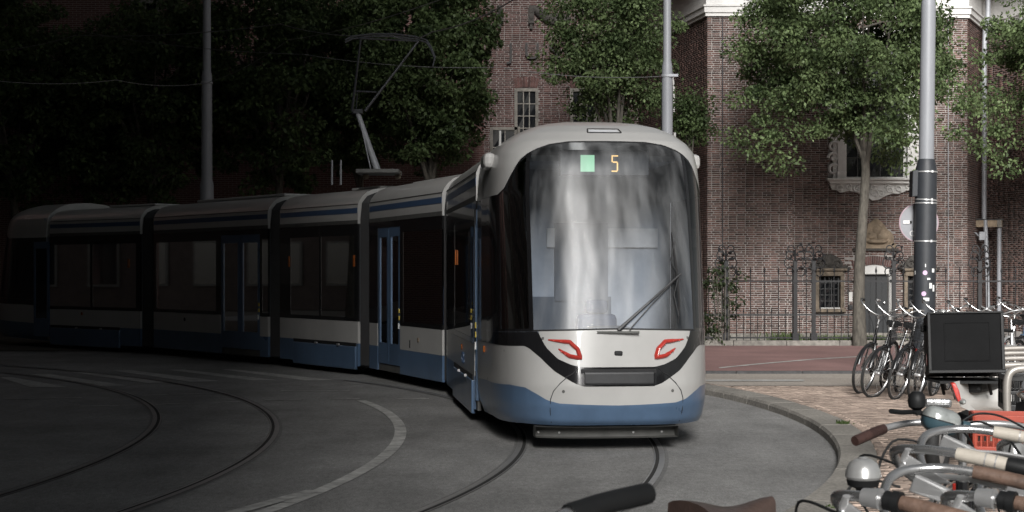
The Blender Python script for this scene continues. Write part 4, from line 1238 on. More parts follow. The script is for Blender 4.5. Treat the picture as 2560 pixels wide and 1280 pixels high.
def cab(frame, front):
    layer('nose_skirt', 't_blue', z_bot, z_blue, -1.5, 1.5, 120, 10, frame)
    layer('nose_panel', 't_white', z_blue, z_sb, -1.5, 1.5, 160, 12, frame)
    layer('smile_band', 't_black', z_sb, z_st, -1.5, 1.5, 160, 8, frame, .003)
    layer('mask_panel', 't_white', z_st, z_wb, -q_new(.432), q_new(.432), 80, 12, frame, .002)
    qm, qe = q_new(.47), q_new(.505)
    ws = layer('windscreen', 'shield', lambda q: z_wb(q) + .012, lambda q: z_wt(q) - .012, -qm, qm, 80, 40, frame, .001)
    layer('windscreen_seal', 't_rubber', z_wb, lambda q: z_wb(q) + .016, -qm, qm, 60, 1, frame, .003, ws)
    layer('windscreen_seal', 't_rubber', lambda q: z_wt(q) - .016, z_wt, -qm, qm, 60, 1, frame, .003, ws)
    for s in (-1, 1):
        layer('corner_pillar', 't_black', z_wb, z_wt, s * qm, s * qe, 4, 30, frame, .003)
        sgm = (s * qe, s * q_new(.80))
        layer('side_window', 'sideglass', lambda q: z_wb(q) + .03, lambda q: z_wt(q) - .03, sgm[0], sgm[1], 30, 30, frame)
        layer('window_frame', 't_black', z_wb, lambda q: z_wb(q) + .03, sgm[0], sgm[1], 24, 1, frame, .002)
        layer('window_frame', 't_black', lambda q: z_wt(q) - .03, z_wt, sgm[0], sgm[1], 24, 1, frame, .002)
        layer('cheek_panel', 't_black', z_wb, z_wt, s * q_new(.80), s * 1.5, 40, 20, frame, .001)
    # roof shell
    qs = smooth_q(150, -1.5, 1.5)
    rows = []
    for i in range(27):
        f = (i / 26) ** .85
        rows.append([contour(q, z_wt(q) + (3.435 - z_wt(q)) * f, .004, frame) for q in qs])
    b = MB(); b.grid(rows)
    o = b.build('roof_shell', 't_white', tram, smooth='all')
    b = MB()                                   # rear lip of the shell
    e0 = [r_[0] for r_ in rows]; e1 = [r_[-1] for r_ in rows]
    b.add(e0 + e1[::-1], [tuple(range(len(e0) * 2))])
    b.build('shell_end', 't_roof', o)
    return ws
cab(cabpt, True)
NOSE_GRID, NOSE_ARR = [], []
def mirror_px(x, y, t_guess=.5):
    """surface point of the nose seen at a photograph pixel"""
    if not NOSE_GRID:
        for q in np.linspace(-1.2, 1.2, 181):
            for z in np.linspace(.2, 3.4, 181):
                p = contour(q, z)
                NOSE_GRID.append((q, z, 1280 + FPX * p.x / p.y, 681 - FPX * (p.z - CAM_H) / p.y))
    g = np.array(NOSE_GRID) if len(NOSE_ARR) == 0 else NOSE_ARR[0]
    if not NOSE_ARR: NOSE_ARR.append(g)
    k = int(np.argmin((g[:, 2] - x) ** 2 + (g[:, 3] - y) ** 2))
    return float(g[k, 0]), float(g[k, 1])
def on_nose(qz, d): return contour(qz[0], qz[1], d)
# lamps: red light guides shaped like hooks
hook = [mirror_px(x, y) for x, y in ((1372, 850), (1424, 853), (1446, 871), (1451, 896), (1424, 889), (1396, 872))]
def dense(pts, n):
    out = []
    for i in range(len(pts) - 1):
        for k in range(n):
            f = k / n
            out.append(tuple(pts[i][j] + (pts[i + 1][j] - pts[i][j]) * f for j in (0, 1)))
    out.append(pts[-1]); return out
for s in (-1, 1):
    hk = [(-s * q if s > 0 else q, z) for q, z in hook]
    hk = [((abs(q)) * s, z) for q, z in hk]
    dp = dense(hk, 6)
    n = len(dp)
    tube = MB().tube([on_nose(p, -.002) for p in dp], [.039 * (.35 + .65 * min(1, min(i, n - 1 - i) / 5)) for i in range(n)], 10, flat=.6)
    lamp = tube.build('tail_lamp', 'red_lens', tram, smooth=True)
    for i in range(2, n - 2, 2):
        MB().lathe([(.006, 0), (.005, .006)], 8, Matrix.Translation(on_nose(dp[i], .024)) @ Matrix.Rotation(R(90), 4, 'X')).build('light_diode', 'red_led', lamp)
# bumper, badge, bolts, seams
def nose_box(name, m, u0, u1, z0, z1, depth, t=0.0, bevel=.012, parent=tram):
    b = MB()
    n = 14
    fr = []
    for i in range(n + 1):
        u = u0 + (u1 - u0) * i / n
        fr.append((u, t - .0 + .5 * (abs(u) / HW) ** 3.3))
    top = [cabpt(tt - depth, u, z1) for u, tt in fr]; bot = [cabpt(tt - depth, u, z0) for u, tt in fr]
    topb = [cabpt(tt + .12, u, z1) for u, tt in fr]; botb = [cabpt(tt + .12, u, z0) for u, tt in fr]
    b.grid([botb, bot, top, topb]); 
    for e in (0, n): b.add([botb[e], bot[e], top[e], topb[e]], [(0, 1, 2, 3)])
    return b.build(name, m, parent, bevel=bevel)
nose_box('bumper', 't_plastic', -.345, .345, .665, .795, .05, .03, .02)
nose_box('bumper_recess', 't_rubber', -.38, .38, .64, .82, .012, .03, .004)
nose_box('underrun_guard', 't_grey', -.80, .64, .125, .235, -.30, .0, .008)
for u in (-.75, -.55, .2, .5): MB().lathe([(.012, 0), (.010, .01)], 10, Matrix.Translation(cabpt(.305 + .5 * (abs(u) / HW) ** 3.3, u, .165)) @ Matrix.Rotation(R(90), 4, 'X')).build('bolt', 'satin', tram)
c = contour(0.0, 1.0)
b = MB(); b.box(cabpt(.045, 0, .975), (.085, .03, .05)); b.build('badge', 't_rubber', tram, bevel=.02)
for q, z in ((-.40, 1.12), (.40, 1.12), (-.27, .60), (.27, .60)):
    MB().lathe([(.016, 0), (.014, .006)], 12, Matrix.Translation(contour(q_new(q), z, .001)) @ Matrix.Rotation(R(90), 4, 'X')).build('screw', 't_grey', tram)
for s in (-1, 1):                                     # panel seams in the bumper corners
    pts = [contour(s * q_new(q), z, .001) for q, z in ((.25, .735), (.29, .68), (.335, .60), (.355, .52), (.36, .40), (.355, .28))]
    MB().tube(pts, .005, 5).build('panel_seam', 't_rubber', tram)
    pts = [contour(s * q_new(q), z, .006) for q, z in ((.18, .83), (.21, .78), (.255, .74))]
    MB().tube(pts, .006, 5).build('panel_seam', 't_rubber', tram)
MB().box(contour(-1.12, .93, .004), (.02, .075, .075)).build('side_indicator', 'amber', tram, bevel=.01)
# roof marker lamp ring
rl_ = []
for i in range(40):
    a = 2 * math.pi * i / 40
    q = .085 * max(-1, min(1, 1.5 * math.cos(a))); z = 3.262 + .024 * max(-1, min(1, 1.35 * math.sin(a)))
    rl_.append(contour(q_new(q), z, .008))
MB().tube(rl_ + rl_[:2], .007, 6).build('roof_lamp_ring', 't_rubber', tram)
b = MB(); b.grid([[contour(q_new(-.075 + .15 * i / 10), 3.247, .006) for i in range(11)], [contour(q_new(-.075 + .15 * i / 10), 3.277, .006) for i in range(11)]]); b.build('roof_lamp', 't_int_l', tram)
for s in (-1, 1):                                     # camera pods and little aerials
    c = cabpt(1.75, s * 1.13, 2.99)
    rot = Matrix(((ax.x, side.x, 0), (ax.y, side.y, 0), (0, 0, 1)))
    MB().box(c, (.42, .13, .17), rot).build('camera_pod', 't_white', tram, bevel=.05)
    MB().tube([cabpt(1.9, s * .98, 3.12), cabpt(1.9, s * .98, 3.34)], .014, 6).build('aerial', 't_white', tram)
# wiper
wz0 = mirror_px(1556, 828)
w0, w1 = contour(.0, 1.205, .03), on_nose(mirror_px(1688, 684), .07)
wp = MB().tube([w0, w0.lerp(w1, .5) + Vector((0, -.03, 0)), w1], [.020, .014, .010], 6).build('wiper_arm', 't_plastic', tram)
w2 = on_nose(mirror_px(1560, 822), .05)
MB().tube([w2, w2.lerp(w1, .5) + Vector((-.03, -.03, -.02)), w1 + Vector((-.02, 0, -.02))], .008, 5).build('wiper_link', 't_plastic', wp)
bl_ = [on_nose(mirror_px(x, y), .03) for x, y in ((1674, 580), (1681, 640), (1687, 700), (1690, 760), (1690, 808))]
MB().tube(bl_, [.006, .013, .016, .013, .006], 6).build('wiper_blade', 't_rubber', wp)
b2 = [on_nose(mirror_px(x, y), .045) for x, y in ((1678, 600), (1668, 650), (1688, 690), (1676, 740), (1688, 790))]
MB().tube(b2, .006, 5).build('wiper_frame', 't_plastic', wp)
MB().box(cabpt(.06, 0, 1.185), (.42, .05, .02)).build('wiper_recess', 't_grey', tram)
# cab inside
rot = Matrix(((ax.x, side.x, 0), (ax.y, side.y, 0), (0, 0, 1)))
MB().box(cabpt(2.75, 0, 1.75), (.06, 2.22, 2.6), rot).build('cab_back_wall', 't_int', tram)
MB().box(cabpt(2.70, .30, 2.18), (.05, 1.3, .22), rot).build('cab_sun_panel', 't_int_l', tram)
MB().box(cabpt(2.70, -.1, 1.25), (.05, 1.0, .5), rot).build('cab_cupboard', 't_int_d', tram)
MB().box(cabpt(2.68, .05, 1.9), (.06, .62, .9), rot).build('cab_door', 't_int_d', tram)
MB().box(cabpt(1.2, 0, .98), (1.1, 1.15, .2), rot).build('dashboard', 't_int_d', tram, bevel=.05)
MB().box(cabpt(.85, .05, 1.14), (.3, .42, .16), rot).build('instrument_pod', 't_int_d', tram, bevel=.04)
MB().box(cabpt(1.95, .1, 1.02), (.14, .46, .6), rot).build('driver_seat', 't_seat', tram, bevel=.06)
MB().box(cabpt(1.95, .1, 1.40), (.12, .26, .16), rot).build('headrest', 't_seat', tram, bevel=.05)
MB().box(cabpt(2.0, 0, .55), (2.0, 2.0, .1), rot).build('cab_floor', 't_int_d', tram)
MB().box(cabpt(2.1, 0, 3.0), (1.6, 1.7, .06), rot).build('cab_ceiling', 't_int_l', tram)
disp = MB().box(cabpt(.98, .02, 2.93), (.08, .95, .27), rot).build('destination_display', 'disp', tram, bevel=.01)
def disp_quad(u0, u1, z0, z1, m, name):
    b = MB(); b.add([cabpt(.935, u0, z0), cabpt(.935, u1, z0), cabpt(.935, u1, z1), cabpt(.935, u0, z1)], [(0, 1, 2, 3)]); return b.build(name, m, disp)
u_of = lambda x: (x - 1524) / 243.0
disp_quad(u_of(1466), u_of(1502), 2.835, 3.01, 'ledgreen', 'display_panel')
ux0, ux1, zz0, zz1 = u_of(1546), u_of(1563), 2.835, 3.01
zm, w_ = (zz0 + zz1) / 2 + .015, .014
for k, (a0, a1, c0, c1) in enumerate(((ux0, ux1, zz1 - w_, zz1), (ux0, ux0 + w_, zm, zz1 - w_), (ux0 + w_, ux1 - .008, zm - w_ / 2, zm + w_ / 2), (ux1 - w_, ux1, zz0 + w_, zm - .004), (ux0, ux1 - .008, zz0, zz0 + w_))):
    disp_quad(a0, a1, c0, c1, 'led5', 'digit_stroke')

# ---- the sections
PR = [(0, 2.62), (0, 2.94), (-.03, 3.02), (-.09, 3.10), (-.18, 3.175), (-.32, 3.225), (-.55, 3.255), (-1.14, 3.275)]
def frac_px(A, B, x):
    """share of the way from A to B that the photograph shows at column x"""
    A, B = Vector(A), Vector(B); k = (x - 1280) / FPX
    d = B - A
    return (k * A.y - A.x) / (d.x - k * d.y)
def section(A, B, feats, bogie=None, roofbox=()):
    """feats: ('pane'|'door', x0, x1) by photograph column from front (right) to rear (left)"""
    A, B = Vector(A), Vector(B)
    L = (B - A).length; e = (B - A) / L; n = Vector((e.y, -e.x))
    if n.dot(Vector((1, 0.2))) < 0: n = -n                                 # into the tram, away from the camera
    def pt(s, o, z):
        p = A + e * s + n * (-o)
        return Vector((p.x, p.y, z))
    W = 2 * HW
    rt = Matrix(((e.x, n.x, 0), (e.y, n.y, 0), (0, 0, 1)))
    def slab(s0, s1, z0, z1, o, th, name, m, parent=tram, far=False, bevel=0.0):
        c = pt((s0 + s1) / 2, o - th / 2, (z0 + z1) / 2) if not far else pt((s0 + s1) / 2, -W - o + th / 2, (z0 + z1) / 2)
        return MB().box(c, (s1 - s0, th, z1 - z0), rt).build(name, m, parent, bevel=bevel)
    doors = [(frac_px(A, B, f[1]) * L, frac_px(A, B, f[2]) * L) for f in feats if f[0] == 'door']
    cuts = [0.0]
    for d0, d1 in doors: cuts += [max(0, d0), min(L, d1)]
    cuts.append(L)
    for i in range(0, len(cuts), 2):
        if cuts[i + 1] - cuts[i] < .05: continue
        slab(cuts[i], cuts[i + 1], .16, .55, 0, .05, 'side_skirt', 't_blue')
        slab(cuts[i], cuts[i + 1], .553, .93, 0, .05, 'side_panel', 't_white')
    slab(0, L, .16, .55, 0, .05, 'side_skirt', 't_blue', far=True)
    slab(0, L, .553, .93, 0, .05, 'side_panel', 't_white', far=True)
    slab(0, L, .93, 2.62, 0, .03, 'window_band', 't_black', far=True)
    # window band with real panes between black posts
    posts, prev = [], 0.0
    for f in feats:
        s0, s1 = frac_px(A, B, f[1]) * L, frac_px(A, B, f[2]) * L
        s0, s1 = max(0.0, s0), min(L, s1)
        if s0 - prev > .01: posts.append((prev, s0))
        prev = s1
        if f[0] == 'pane':
            w = slab(s0, s1, 1.0, 2.42, .0, .012, 'window', 'sideglass')
            slab(s0, s1, .933, 1.0, .003, .03, 'window_rail', 't_black', w); slab(s0, s1, 2.42, 2.618, .003, .03, 'window_rail', 't_black', w)
        else:
            nl_ = f[3]
            for k in range(nl_):
                a, c_ = s0 + (s1 - s0) * k / nl_ + .008, s0 + (s1 - s0) * (k + 1) / nl_ - .008
                fw_ = min(.10, (c_ - a) * .2)
                b = MB()
                for p0, p1, z0, z1 in ((a, a + fw_, .28, 2.52), (c_ - fw_, c_, .28, 2.52), (a + fw_, c_ - fw_, .28, .62), (a + fw_, c_ - fw_, 2.36, 2.52)):
                    b.box(pt((p0 + p1) / 2, -.03, (z0 + z1) / 2), (p1 - p0, .05, z1 - z0), rt)
                dr = b.build('door', 't_blue', tram)
                slab(a + fw_, c_ - fw_, .62, 2.36, -.02, .012, 'pane', 'sideglass', dr)
                if k == 0: 
                    for z_ in (1.05, 1.16): MB().box(pt(a + .04, .0, z_), (.05, .02, .07), rt).build('door_button', 'yellow', dr, bevel=.008)
                    MB().box(pt(a + .06, .0, .92), (.03, .02, .09), rt).build('door_plate', 'sticker_white', dr)
            slab(s0, s1, 2.52, 2.618, .003, .03, 'door_header', 't_black')
            slab(s0, s1, .16, .27, -.02, .04, 'door_step', 't_grey')
    if L - prev > .01: posts.append((prev, L))
    for p0, p1 in posts: slab(p0, p1, .932, 2.619, .002, .03, 'window_post', 't_black')
    # eaves and roof
    b = MB()
    full = PR + [(-W - o, z) for o, z in PR[::-1]][1:]
    b.grid([[pt(s, o, z) for o, z in full] for s in (0, L)])
    for s in (0, L): b.add([pt(s, o, z) for o, z in full] , [tuple(range(len(full)))])
    rf = b.build('roof', 't_white', tram, smooth=True)
    slab(.02, L - .02, 2.805, 2.895, .004, .006, 'roof_stripe', 't_stripe', rf)
    slab(0, L, 2.955, 2.965, .003, .006, 'roof_seam', 't_rubber', rf)
    slab(0, L, 2.62, 2.685, .004, .006, 'gutter_strip', 't_grey', rf)
    # floor, ends, insides
    MB().box(pt(L / 2, -HW, .42), (L, W - .12, .12), rt).build('floor', 't_int_d', tram)
    MB().box(pt(L / 2, -HW, 2.58), (L, W - .12, .05), rt).build('ceiling', 't_int_d', tram)
    for s in (.01, L - .01):
        b = MB()
        for o0, o1, z0, z1 in ((-.05, -.72, .3, 2.56), (-W + .72, -W + .05, .3, 2.56), (-.72, -W + .72, 2.3, 2.56)):
            b.box(pt(s, (o0 + o1) / 2, (z0 + z1) / 2), (.04, abs(o1 - o0), z1 - z0), rt)
        b.build('end_wall', 't_int_d', tram)
    k = int(L / .95)
    for i in range(k):
        s = (i + .5) * L / k
        if any(d0 - .3 < s < d1 + .3 for d0, d1 in doors): continue
        for o in (-.42, -W + .42):
            MB().box(pt(s, o, .92), (.42, .46, .1), rt).box(pt(s + .2, o, 1.25), (.08, .46, .62), rt).build('passenger_seat', 't_seat', tram, bevel=.03)
    for s in [d_ for dd_ in doors for d_ in (dd_[0] - .1, dd_[1] + .1)]:
        if 0 < s < L: MB().tube([pt(s, -.3, .48), pt(s, -.3, 2.5)], .018, 6).build('hand_pole', 'yellow', tram)
    # underframe
    MB().box(pt(L / 2, -HW, .24), (L, W - .5, .24), rt).build('underframe', 't_under', tram)
    if bogie:
        s0, s1 = frac_px(A, B, bogie[0]) * L, frac_px(A, B, bogie[1]) * L
        s0, s1 = max(.05, s0), min(L - .05, s1)
        bc = slab(s0, s1, .10, .50, .028, .05, 'bogie_cover', 't_blue', bevel=.015)
        slab(s0, s1, .50, .56, .012, .03, 'cover_slot', 't_rubber', bc)
        for f in (.25, .6): MB().box(pt(s0 + (s1 - s0) * f, .04, .515), (.07, .03, .03), rt).build('cover_latch', 'satin', bc)
        for f in (.2, .8):
            for o in (-.35, -W + .35):
                MB().lathe([(.05, -.03), (.25, -.03), (.27, -.02), (.27, .03), (.05, .03)], 20, Matrix.Translation(pt(s0 + (s1 - s0) * f, o, .275)) @ rt.to_4x4() @ Matrix.Rotation(R(90), 4, 'X')).build('wheel', 't_under', tram)
    for f0, f1, w, h in roofbox:
        MB().box(pt(L * (f0 + f1) / 2, -HW, 3.27 + h / 2), (L * (f1 - f0), w, h), rt).build('roof_equipment', 't_roof', tram, bevel=.03)
    return pt, L, rt
S1 = section(*SEC[0], [('door', 1207, 1186, 1), ('pane', 1183, 1137)], bogie=(1184, 1137))
S2 = section(*SEC[1], [('pane', 1113, 1008), ('door', 1000, 944, 2)], roofbox=((.1, .9, 1.0, .03),))
S3 = section(*SEC[2], [('pane', 886, 803), ('pane', 798, 727)], bogie=(895, 735), roofbox=((.15, .5, .9, .05),))
S4 = section(*SEC[3], [('pane', 690, 656), ('door', 650, 552, 2), ('pane', 540, 392)], roofbox=((.1, .85, 1.0, .06),))
S5 = section(*SEC[4], [('pane', 340, 232), ('pane', 226, 122)], bogie=(300, 120), roofbox=((.1, .6, 1.0, .05),))
# tail cab: the same shape as the nose, turned round
e5 = (Vector(SEC[4][1]) - Vector(SEC[4][0])).normalized(); n5 = Vector((e5.y, -e5.x))
if n5.dot(Vector((1, .2))) < 0: n5 = -n5
tail_tip = Vector(SEC[4][1]) + n5 * HW + e5 * 3.0
def tailpt(t, u, z):
    p = tail_tip - e5 * t - n5 * u
    return Vector((p.x, p.y, z))
cab(tailpt, False)
tr5 = Matrix(((e5.x, n5.x, 0), (e5.y, n5.y, 0), (0, 0, 1)))
MB().box(tailpt(2.75, 0, 1.75), (.06, 2.22, 2.6), tr5).build('cab_back_wall', 't_int', tram)
td = MB()
for t_, w_2, z0, z1 in ((2.93, .08, .28, 2.5), (2.37, .08, .28, 2.5), (2.65, .48, .28, .7), (2.65, .48, 2.34, 2.5)):
    td.box(tailpt(t_, HW - .012, (z0 + z1) / 2), (w_2, .05, z1 - z0), tr5)
td = td.build('door', 't_blue', tram)
MB().box(tailpt(2.65, HW - .01, 1.52), (.48, .03, 1.64), tr5).build('pane', 'win_dark', td)
MB().box(tailpt(1.3, 0, .98), (1.1, 1.1, .2), tr5).build('dashboard', 't_int_d', tram, bevel=.05)
# bellows
for i in range(4):
    A, B = Vector(SEC[i][1]), Vector(SEC[i + 1][0])
    nA = (Vector(SEC[i][1]) - Vector(SEC[i][0])).normalized(); nB = (Vector(SEC[i + 1][1]) - Vector(SEC[i + 1][0])).normalized()
    def inw(e):
        n = Vector((e.y, -e.x)); return n if n.dot(Vector((1, .2))) > 0 else -n
    nA, nB = inw(nA), inw(nB)
    nf = 9
    rows = []
    prof = [(.03, .2), (.03, 2.7), (.06, 2.98), (.16, 3.10), (.34, 3.17), (1.14, 3.2)]
    prof = prof + [(2 * HW - o, z) for o, z in prof[::-1]][1:]
    A_, B_ = A - (B - A) * .12, B + (B - A) * .12
    for k in range(nf * 2 + 1):
        f = k / (nf * 2); d = .0 if k % 2 else .05
        base, nn_ = A_.lerp(B_, f), nA.lerp(nB, f).normalized()
        rows.append([(base.x + nn_.x * (o + d * (1 if o < HW else -1)), base.y + nn_.y * (o + d * (1 if o < HW else -1)), z - d) for o, z in prof])
    MB().grid(rows).build('gangway_bellows', 't_rubber', tram)
# marker lamps, small marks and data plates on the side
for (pt, L, rt), A, B, xs in ((S3, *SEC[2], (724, 886)), (S5, *SEC[4], (322,)), (S1, *SEC[0], (1141,))):
    for x in xs:
        s = frac_px(A, B, x) * L
        MB().box(pt(s, .012, 1.98), (.05, .02, .2), rt).build('side_marker', 'amber', tram, bevel=.006)
for (pt, L, rt), A, B, x, z, m in ((S2, *SEC[1], 1046, .74, 'stone'), (S5, *SEC[4], 205, .84, 'amber'), (S4, *SEC[3], 462, .8, 't_rubber'), (S1, *SEC[0], 1155, .82, 'amber')):
    s = frac_px(A, B, x) * L
    MB().lathe([(.04, 0), (.035, .01)], 14, Matrix.Translation(pt(s, .002, z)) @ rt.to_4x4() @ Matrix.Rotation(R(90), 4, 'X')).build('round_badge', m, tram)
pt, L, rt = S1
s = frac_px(*SEC[0], 1158) * L
text_mesh('fleet_mark', 'GVB', .22, .002, 't_stripe', Matrix.Translation(pt(s, .006, .68)) @ Matrix(((-rt[0][0], 0, -rt[0][1], 0), (-rt[1][0], 0, -rt[1][1], 0), (0, 1, 0, 0), (0, 0, 0, 1))), tram)
pt, L, rt = S2
MB().box(pt(frac_px(*SEC[1], 1025) * L, .004, .66), (.03, .01, .12), rt).build('vent_slot', 't_rubber', tram)
# ---- pantograph on the roof
pt, L, rt = S3
Yq = 28.3
base = px(945, 430, Yq)
kn = px(893, 279, Yq)
b = MB(); b.box(px(948, 431, Yq), (.75, .9, .07)); pg = b.build('pantograph', 't_grey', tram, bevel=.01)
for x in (915, 995): MB().lathe([(.04, 0), (.06, .02), (.04, .04), (.06, .06), (.04, .08), (.06, .1), (.03, .14)], 12, Matrix.Translation(px(x, 444, Yq) + Vector((0, 0, -.02)))).build('insulator', 'stone', pg)
MB().tube([base, base.lerp(kn, .5), kn], [.065, .05, .045], 10).build('lower_arm', 'zinc', pg, smooth=True)
MB().tube([px(928, 428, Yq - .05), px(902, 310, Yq - .05)], .012, 6).build('control_rod', 'zinc', pg)
MB().box(kn, (.2, .1, .08)).build('knuckle', 'pole_dark', pg, bevel=.01)
tl, tr_ = px(902, 96, Yq - .5), px(1046, 103, Yq + .4)
MB().tube([px(880, 278, Yq - .1), tl], [.026, .018], 8).build('upper_arm', 'pole_dark', pg)
MB().tube([px(912, 278, Yq + .1), tr_], [.026, .018], 8).build('upper_arm', 'pole_dark', pg)
MB().tube([px(890, 228, Yq - .2), px(940, 230, Yq + .1)], .016, 6).build('cross_brace', 'pole_dark', pg)
MB().tube([px(893, 232, Yq - .2), px(890, 278, Yq)], .012, 6).build('cross_brace', 'pole_dark', pg)
for k, dy in ((0, 0), (1, 6)):
    MB().tube([px(x, y + dy, Yq - .6 + 1.2 * f) for x, y, f in ((862, 100, -.05), (880, 91, 0), (930, 85, .25), (985, 85, .5), (1040, 92, .85), (1066, 100, 1), (1078, 118, 1.03), (1086, 140, 1.05))], .017, 8).build('contact_strip', 'pole_dark', pg)
MB().tube([tl, tr_], .014, 6).build('cross_brace', 'pole_dark', pg)
MB().tube([px(1082, 165, Yq + .6), px(1088, 140, Yq + .65)], .013, 6).build('bow_horn', 'pole_dark', pg)
for x in (830, 852): MB().tube([px(x, 462, 29.5), px(x, 400, 29.5)], .02, 6).build('roof_aerial', 'zinc', tram)
# ------------------------------------------------------------------ bicycles
def spline(pts, n=6):
    pts = [Vector(p) for p in pts]
    P = [pts[0]] + pts + [pts[-1]]
    out = []
    for i in range(1, len(P) - 2):
        for k in range(n):
            t = k / n
            a, b_, c, d = P[i - 1], P[i], P[i + 1], P[i + 2]
            out.append(.5 * ((2 * b_) + (c - a) * t + (2 * a - 5 * b_ + 4 * c - d) * t * t + (3 * b_ - a - 3 * c + d) * t ** 3))
    out.append(pts[-1]); return out
BIKE_CACHE = {}
def wheel_mesh():
    if 'w' in BIKE_CACHE: return BIKE_CACHE['w']
    me = []
    t = MB().torus(.335, .019, 40, 8); r_ = MB().torus(.312, .010, 40, 6, flat=1.3)
    s = MB()
    for i in range(28):
        a = 2 * math.pi * i / 28; a2 = a + (.5 if i % 2 else -.5)
        s.tube([(.022 * math.cos(a2), .03 if i % 4 < 2 else -.03, .022 * math.sin(a2)), (.305 * math.cos(a), 0, .305 * math.sin(a))], .0016, 3, cap=False)
    h = MB().tube([(0, -.045, 0), (0, -.03, 0), (0, .03, 0), (0, .045, 0)], [.012, .024, .024, .012], 10)
    BIKE_CACHE['w'] = (t, r_, s, h)
    return BIKE_CACHE['w']
def add_wheel(parent, x, steer=None, parts={}):
    t, r_, s, h = wheel_mesh()
    if not parts:
        for n_, mb, m in (('wheel', r_, 'chrome'), ('tyre', t, 'tyre'), ('spokes', s, 'chrome'), ('hub', h, 'satin')):
            o = mb.build(n_, m, None, smooth=True); parts[n_] = o.data; bpy.data.objects.remove(o)
    w = bpy.data.objects.new('wheel', parts['wheel']); col.objects.link(w); w.parent = parent; w.location = (x, 0, .354)
    if steer: w.rotation_euler = (0, 0, steer)
    for n_ in ('tyre', 'spokes', 'hub'):
        o = bpy.data.objects.new(n_, parts[n_]); col.objects.link(o); o.parent = w
    return w
def mudguard(x, a0, a1, r=.375):
    rows = []
    for i in range(19):
        a = a0 + (a1 - a0) * i / 18
        rows.append([(x + (r - .012 * abs(k) ** 2) * math.cos(a), .026 * k, .354 + (r - .012 * abs(k) ** 2) * math.sin(a)) for k in (-1, -.5, 0, .5, 1)])
    return MB().grid(rows)
BAR_DUTCH = [(.40, 0, 1.10), (.43, .06, 1.12), (.45, .16, 1.16), (.41, .26, 1.19), (.30, .30, 1.19), (.13, .31, 1.16)]
BAR_FLAT = [(.40, 0, 1.10), (.40, .12, 1.115), (.38, .22, 1.12), (.30, .32, 1.11)]
